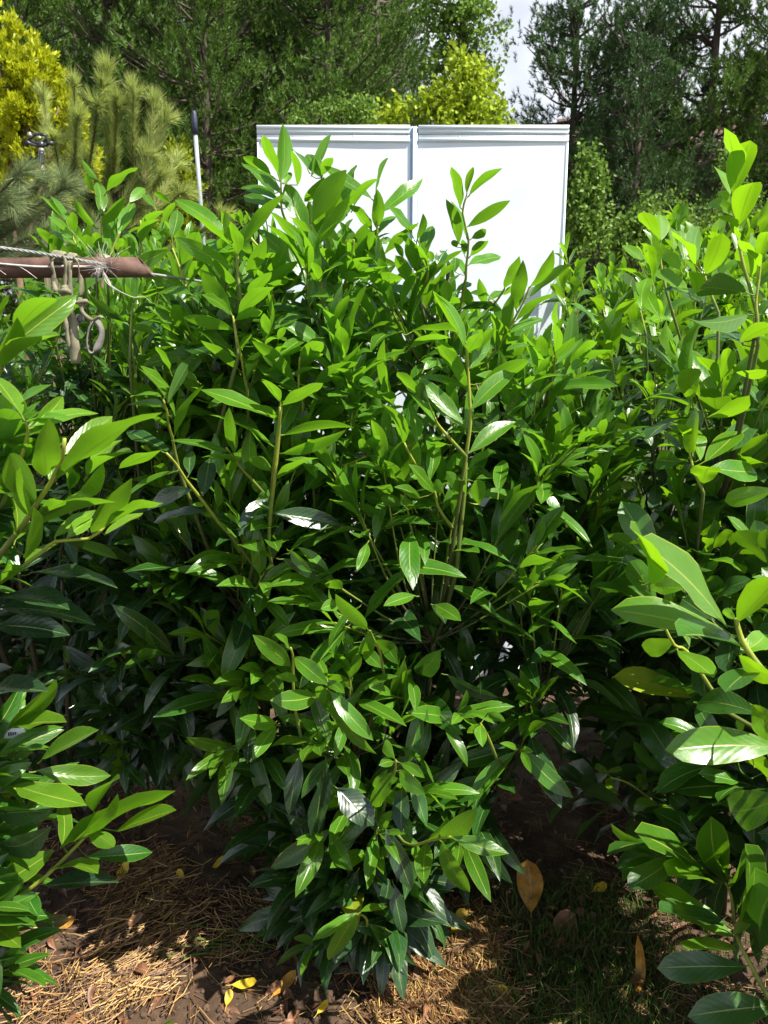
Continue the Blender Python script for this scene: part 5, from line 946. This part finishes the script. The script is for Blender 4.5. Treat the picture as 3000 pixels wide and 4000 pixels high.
mb.add([(xl - hx, -3.2, ze - .12), (xl - hx, 1.5, zr), (xl - hx, 6.2, ze - .12), (xr - hx, -3.2, ze - .12), (xr - hx, 1.5, zr), (xr - hx, 6.2, ze - .12)], [(0, 1, 2), (5, 4, 3)])
mb.build('roof', M_ROOF, hs, False)

# ------------------------------------------------------------------ litter on the ground
rnd.seed(5)
def gz(x, y): return gheight(x, y)
M_STRAW, t, b = mat('straw'); geo = N(t, 'ShaderNodeNewGeometry'); c = ramp(t, geo.outputs['Random Per Island'], [(0, (0.06, 0.028, 0.012)), (.35, (0.16, 0.080, 0.032)), (.75, (0.36, 0.20, 0.07)), (1, (0.56, 0.38, 0.12))]); t.links.new(c, b.inputs['Base Color']); b.inputs['Roughness'].default_value = .6
def hit(px, py):
    """where the pixel's ray meets the ground plane"""
    d = (px - 1500) / FPX * RT - (py - 2000) / FPX * UP + FW; s_ = -H / d[2]; return CAM + d * s_
mb = MB()
def stalk(cx, cy, L, az, w, lift=.004, el=.0, bend=.0):
    dx, dy = math.cos(az), math.sin(az); s_ = np.array((-dy, dx, 0)) * w / 2; pts = []
    for f in (0, .5, 1):
        x_, y_ = cx + dx * L * (f - .5) + bend * f * f * dy * L, cy + dy * L * (f - .5) - bend * f * f * dx * L
        pts.append(np.array((x_, y_, max(gz(x_, y_), gz(cx, cy) + el * L * (f - .5)) + lift)))
    V = [];
    for p_ in pts: V += [p_ - s_, p_ + s_ , p_ + np.array((0, 0, w * .55))]
    mb.add(V, [(0, 3, 5, 2), (2, 5, 4, 1), (3, 6, 8, 5), (5, 8, 7, 4)])
def scatter(px0, px1, py0, py1, n, Lr, wr, az=None, azs=6.28, full=0):
    for k_ in range(n):
        p_ = hit(rnd.uniform(px0, px1), rnd.uniform(py0, py1)); dn = noise.noise(Vector((p_[0] * 4, p_[1] * 4, 2))) + .4 * noise.noise(Vector((p_[0] * 13, p_[1] * 13, 5)))
        if not full and dn < .08 and rnd.random() < .9: continue
        if full and rnd.random() < (abs(p_[0] - hit((px0 + px1) / 2, 3800)[0]) / .35) ** 2: continue
        stalk(p_[0], p_[1], rnd.uniform(*Lr), rnd.uniform(0, 6.28) if az is None else rnd.gauss(az, azs), rnd.uniform(*wr), rnd.uniform(.002, .018), rnd.uniform(-.3, .3), rnd.uniform(-.3, .3))
scatter(-100, 1100, 3050, 4150, 3000, (.02, .075), (.0010, .0028))
scatter(350, 750, 3250, 3950, 1500, (.025, .08), (.0013, .003), .9, .5)
scatter(1350, 2050, 3550, 4150, 3600, (.02, .07), (.0012, .0028))
scatter(1450, 1950, 3580, 4050, 2600, (.03, .08), (.0014, .003), -1.2, .5, 1)
scatter(380, 700, 3330, 3950, 900, (.03, .08), (.0014, .003), .9, .5, 1)
scatter(700, 3100, 3000, 4150, 2600, (.03, .10), (.0008, .0018))
o = mb.build('straw_mulch', M_STRAW, None, False); tag(o, 'loose dry straw and hay strewn over the soil between the laurels', 'straw', None, 'stuff')
M_GRASS = foliage_mat('grass_blades', (0.03, 0.06, 0.012), (0.11, 0.19, 0.03), .2)
mb = MB()
for k_ in range(5200):
    px_, py_ = (rnd.gauss(2330, 260), rnd.uniform(3450, 4100)) if k_ < 4200 else (rnd.uniform(900, 3100), rnd.uniform(2950, 3900))
    p_ = hit(px_, py_); L = rnd.uniform(.02, .06); d = np.array((rnd.gauss(0, .35), rnd.gauss(0, .35), 1)); d = d / np.linalg.norm(d); s_ = nrm(np.cross(d, rv())) * .0011; b0 = np.array((p_[0], p_[1], gz(p_[0], p_[1]) - .002)); m_ = b0 + d * L * .6; e = b0 + d * L + np.array((d[0], d[1], -.3)) * L * .35
    mb.add([b0 - s_, b0 + s_, m_ + s_ * .8, m_ - s_ * .8, e], [(0, 1, 2, 3), (3, 2, 4)], None, (rnd.random(), 0, 0))
for (ax_, ay_, bx_, by_) in ((600, 3760, 1000, 3700), (620, 3740, 980, 3680), (720, 3790, 1080, 3700), (500, 3790, 900, 3760), (560, 3800, 690, 3710), (640, 3660, 1080, 3670)):   # long green stems lying flat
    a_, b_ = hit(ax_, ay_), hit(bx_, by_); n_ = 8; V = []
    for f in np.linspace(0, 1, n_): p_ = a_ + (b_ - a_) * f + np.array((0, .01 * math.sin(f * 6), 0)); z_ = gz(p_[0], p_[1]) + .012; V += [(p_[0], p_[1] - .0022, z_), (p_[0], p_[1] + .0022, z_ + .0015)]
    mb.add(V, [(2 * i, 2 * i + 2, 2 * i + 3, 2 * i + 1) for i in range(n_ - 1)], None, (1, 0, 0))
o = mb.build('grass', M_GRASS, None, False); tag(o, 'thin short grass growing in the shade between the middle and right laurels', 'grass', None, 'stuff')
mb = MB(); M_CLOD = simple('soil_crumbs', (0.035, 0.020, 0.012), (0.13, 0.080, 0.045), 40, 0.95, 0.8, 0.006)
for k_ in range(2600):
    p_ = hit(rnd.uniform(-100, 2900), rnd.uniform(3050, 4150)); r_ = rnd.uniform(.002, .008); c_ = np.array((p_[0], p_[1], gz(p_[0], p_[1]) + r_ * .3)); V = []
    for (a_, b_) in ((0, 1.57), (0, .5), (1.25, .5), (2.5, .5), (3.77, .5), (5.0, .5), (.6, -.4), (1.9, -.4), (3.1, -.4), (4.4, -.4), (5.6, -.4)):
        V.append(c_ + np.array((math.cos(a_) * math.cos(b_), math.sin(a_) * math.cos(b_), math.sin(b_) * .8)) * r_ * rnd.uniform(.65, 1.3))
    mb.add(V, [(0, 1, 2), (0, 2, 3), (0, 3, 4), (0, 4, 5), (0, 5, 1), (1, 6, 2), (2, 7, 3), (3, 8, 4), (4, 9, 5), (5, 10, 1), (6, 7, 2), (7, 8, 3), (8, 9, 4), (9, 10, 5), (10, 6, 1)])
o = mb.build('soil_crumbs', M_CLOD, None, False); tag(o, 'crumbs and clods of brown soil lying loose on the ground', 'soil', None, 'stuff')

# fallen leaves: each a thing
def flat_leaf_mat(name, c0, c1):
    m, t, b = mat(name); uv = N(t, 'ShaderNodeUVMap'); su = N(t, 'ShaderNodeSeparateXYZ'); t.links.new(uv.outputs[0], su.inputs[0])
    du = mathn(t, 'ABSOLUTE', mathn(t, 'SUBTRACT', su.outputs[0], .5)); rib = mathn(t, 'SUBTRACT', 1., mathn(t, 'DIVIDE', du, .04), clamp=True)
    nz = noise_tex(t, 45, 4); c = ramp(t, nz, [(.35, c0), (.65, c1)]); c = mixc(t, mathn(t, 'MULTIPLY', rib, .5), c, (0.6, 0.45, 0.2)); t.links.new(c, b.inputs['Base Color']); b.inputs['Roughness'].default_value = .5
    tr = N(t, 'ShaderNodeBsdfTranslucent'); t.links.new(c, tr.inputs['Color']); ms = N(t, 'ShaderNodeMixShader'); ms.inputs[0].default_value = .25
    t.links.new(b.outputs[0], ms.inputs[1]); t.links.new(tr.outputs[0], ms.inputs[2]); t.links.new(ms.outputs[0], t.nodes['Material Output'].inputs['Surface']); return m
M_FY = flat_leaf_mat('yellow_fallen_leaf', (0.62, 0.40, 0.02), (0.80, 0.58, 0.03)); M_FO = flat_leaf_mat('orange_brown_leaf', (0.30, 0.13, 0.02), (0.58, 0.30, 0.04)); M_FB = flat_leaf_mat('brown_leaf', (0.14, 0.06, 0.03), (0.30, 0.14, 0.07))
def fallen(px, py, Lpx, wr, ang, m, label, lift=.012, curl=.15, tilt=.15, fold=.2, kind='b'):
    p_ = hit(px, py); L = Lpx / FPX * (p_[1] + .35) * 1.0; a_ = np.array((math.cos(ang), math.sin(ang), tilt)); a_ = a_ / np.linalg.norm(a_); mb_ = MB()
    c_ = np.array((p_[0], p_[1], gz(p_[0], p_[1]) + lift)); leaf(mb_, c_ - a_ * L / 2, a_, np.array((rnd.gauss(0, .2), -.25, 1.)), L, L * wr, kind, .5, bow=-curl * .3, recurve=-curl, fold=fold, pet=c_ - a_ * (L / 2 + .012))
    single('fallen_leaf', mb_, m, label, 'leaf', c_)
FL = [
 (480, 3372, 75, .6, .1, M_FY, 'bright yellow fallen leaf, left of a pair under the lower left laurel shoot'), (440, 3372, 65, .5, .5, M_FY, 'greenish yellow fallen leaf left of the bright one below the lower left shoot'),
 (478, 3420, 70, .6, 1.2, M_FY, 'yellow fallen leaf lowest of the group under the lower left laurel shoot'), (852, 3385, 60, .6, .8, M_FY, 'dim yellow fallen leaf in the shade left of the drooping middle leaves'),
 (708, 3448, 50, .5, 2.2, M_FY, 'curled yellow fallen leaf in shade right of the lower left shoot'), (893, 3925, 55, .55, 1.5, M_FY, 'small bright yellow fallen leaf near the bottom edge'),
 (955, 3868, 90, .45, 0.1, M_FY, 'pale yellow half moon leaf just above the small bright one at the bottom'), (1665, 3615, 80, .35, -1., M_FY, 'narrow yellow leaf on straw just right of the drooping leaves'),
 (1800, 3640, 90, .6, 1.3, M_FY, 'golden yellow leaf standing on the straw heap'), (1780, 3690, 70, .45, 1.4, M_FY, 'yellow leaf below the golden one on the straw heap'),
 (1600, 3680, 50, .5, .4, M_FO, 'small orange leaf at the left foot of the straw heap'), (1770, 3570, 80, .45, .3, M_FB, 'reddish brown curled leaf at the top of the straw heap'),
 (1700, 3590, 110, .45, .9, M_FB, 'brown curled leaf at the top of the straw heap beside the drooping leaves'), (1260, 3990, 60, .5, 1., M_FY, 'yellow leaf cut by the bottom edge under the middle bush'),
 (1945, 3915, 80, .6, .2, M_FY, 'yellow leaf lying in the grass near the bottom, right of the straw heap'), (2340, 3505, 60, .6, .3, M_FY, 'pale yellow leaf in the deep shade between middle and right laurels'),
 (1110, 3860, 120, .35, .9, M_FO, 'orange brown dry leaf in sun under the lowest middle leaves'), (1650, 3640, 150, .5, 1.6, M_FO, 'dark orange leaf in the shade right of the drooping middle leaves'),
 (140, 3215, 90, .6, .3, M_FO, 'orange leaf on the straw behind the lower left laurel leaves'), (330, 3180, 90, .5, 1., M_FO, 'tan leaf on the straw above the lower left shoot'),
 (590, 3240, 100, .35, 1.2, M_FB, 'pinkish brown leaf on the ground right of the lower left shoot'), (520, 3660, 90, .4, .3, M_FB, 'reddish brown leaf on the sunlit strip of soil at lower left'),
 (250, 3640, 80, .5, .8, M_FO, 'orange brown leaf in half shade at the lower left'), (2200, 3650, 110, .7, .4, M_FB, 'crumpled dark brown leaf in the shaded grass')]
mb = MB()
for k_ in range(420):
    p_ = hit(rnd.uniform(-150, 3100), rnd.uniform(3000, 4150)); L = rnd.uniform(.012, .05); an_ = rnd.uniform(0, 6.28); a_ = nrm(np.array((math.cos(an_), math.sin(an_), rnd.uniform(-.3, .5))))
    leaf(mb, np.array((p_[0], p_[1], gz(p_[0], p_[1]) + rnd.uniform(.003, .012))), a_, np.array((rnd.gauss(0, .4), rnd.gauss(0, .4), 1.)), L, L * rnd.uniform(.35, .6), 'b', .5, bow=rnd.uniform(-.2, .2), recurve=rnd.uniform(-.4, .5), fold=rnd.uniform(.2, 1.2), lod=0)
o = mb.build('leaf_litter', M_FB, None); tag(o, 'curled brown scraps of rotting leaves scattered over the soil', 'litter', None, 'stuff')
for q in FL: fallen(*q, lift=rnd.uniform(.010, .022), tilt=rnd.uniform(-.1, .4))
fallen(2065, 3560, 170, .60, 1.5, M_FO, 'large orange brown leaf propped up below the right side of the middle bush', lift=.05, tilt=1.0)
fallen(2490, 3850, 170, .22, 1.1, M_FO, 'long curled orange leaf in deep shade left of the lowest right hand laurel leaves', lift=.03, curl=.6, tilt=.5)
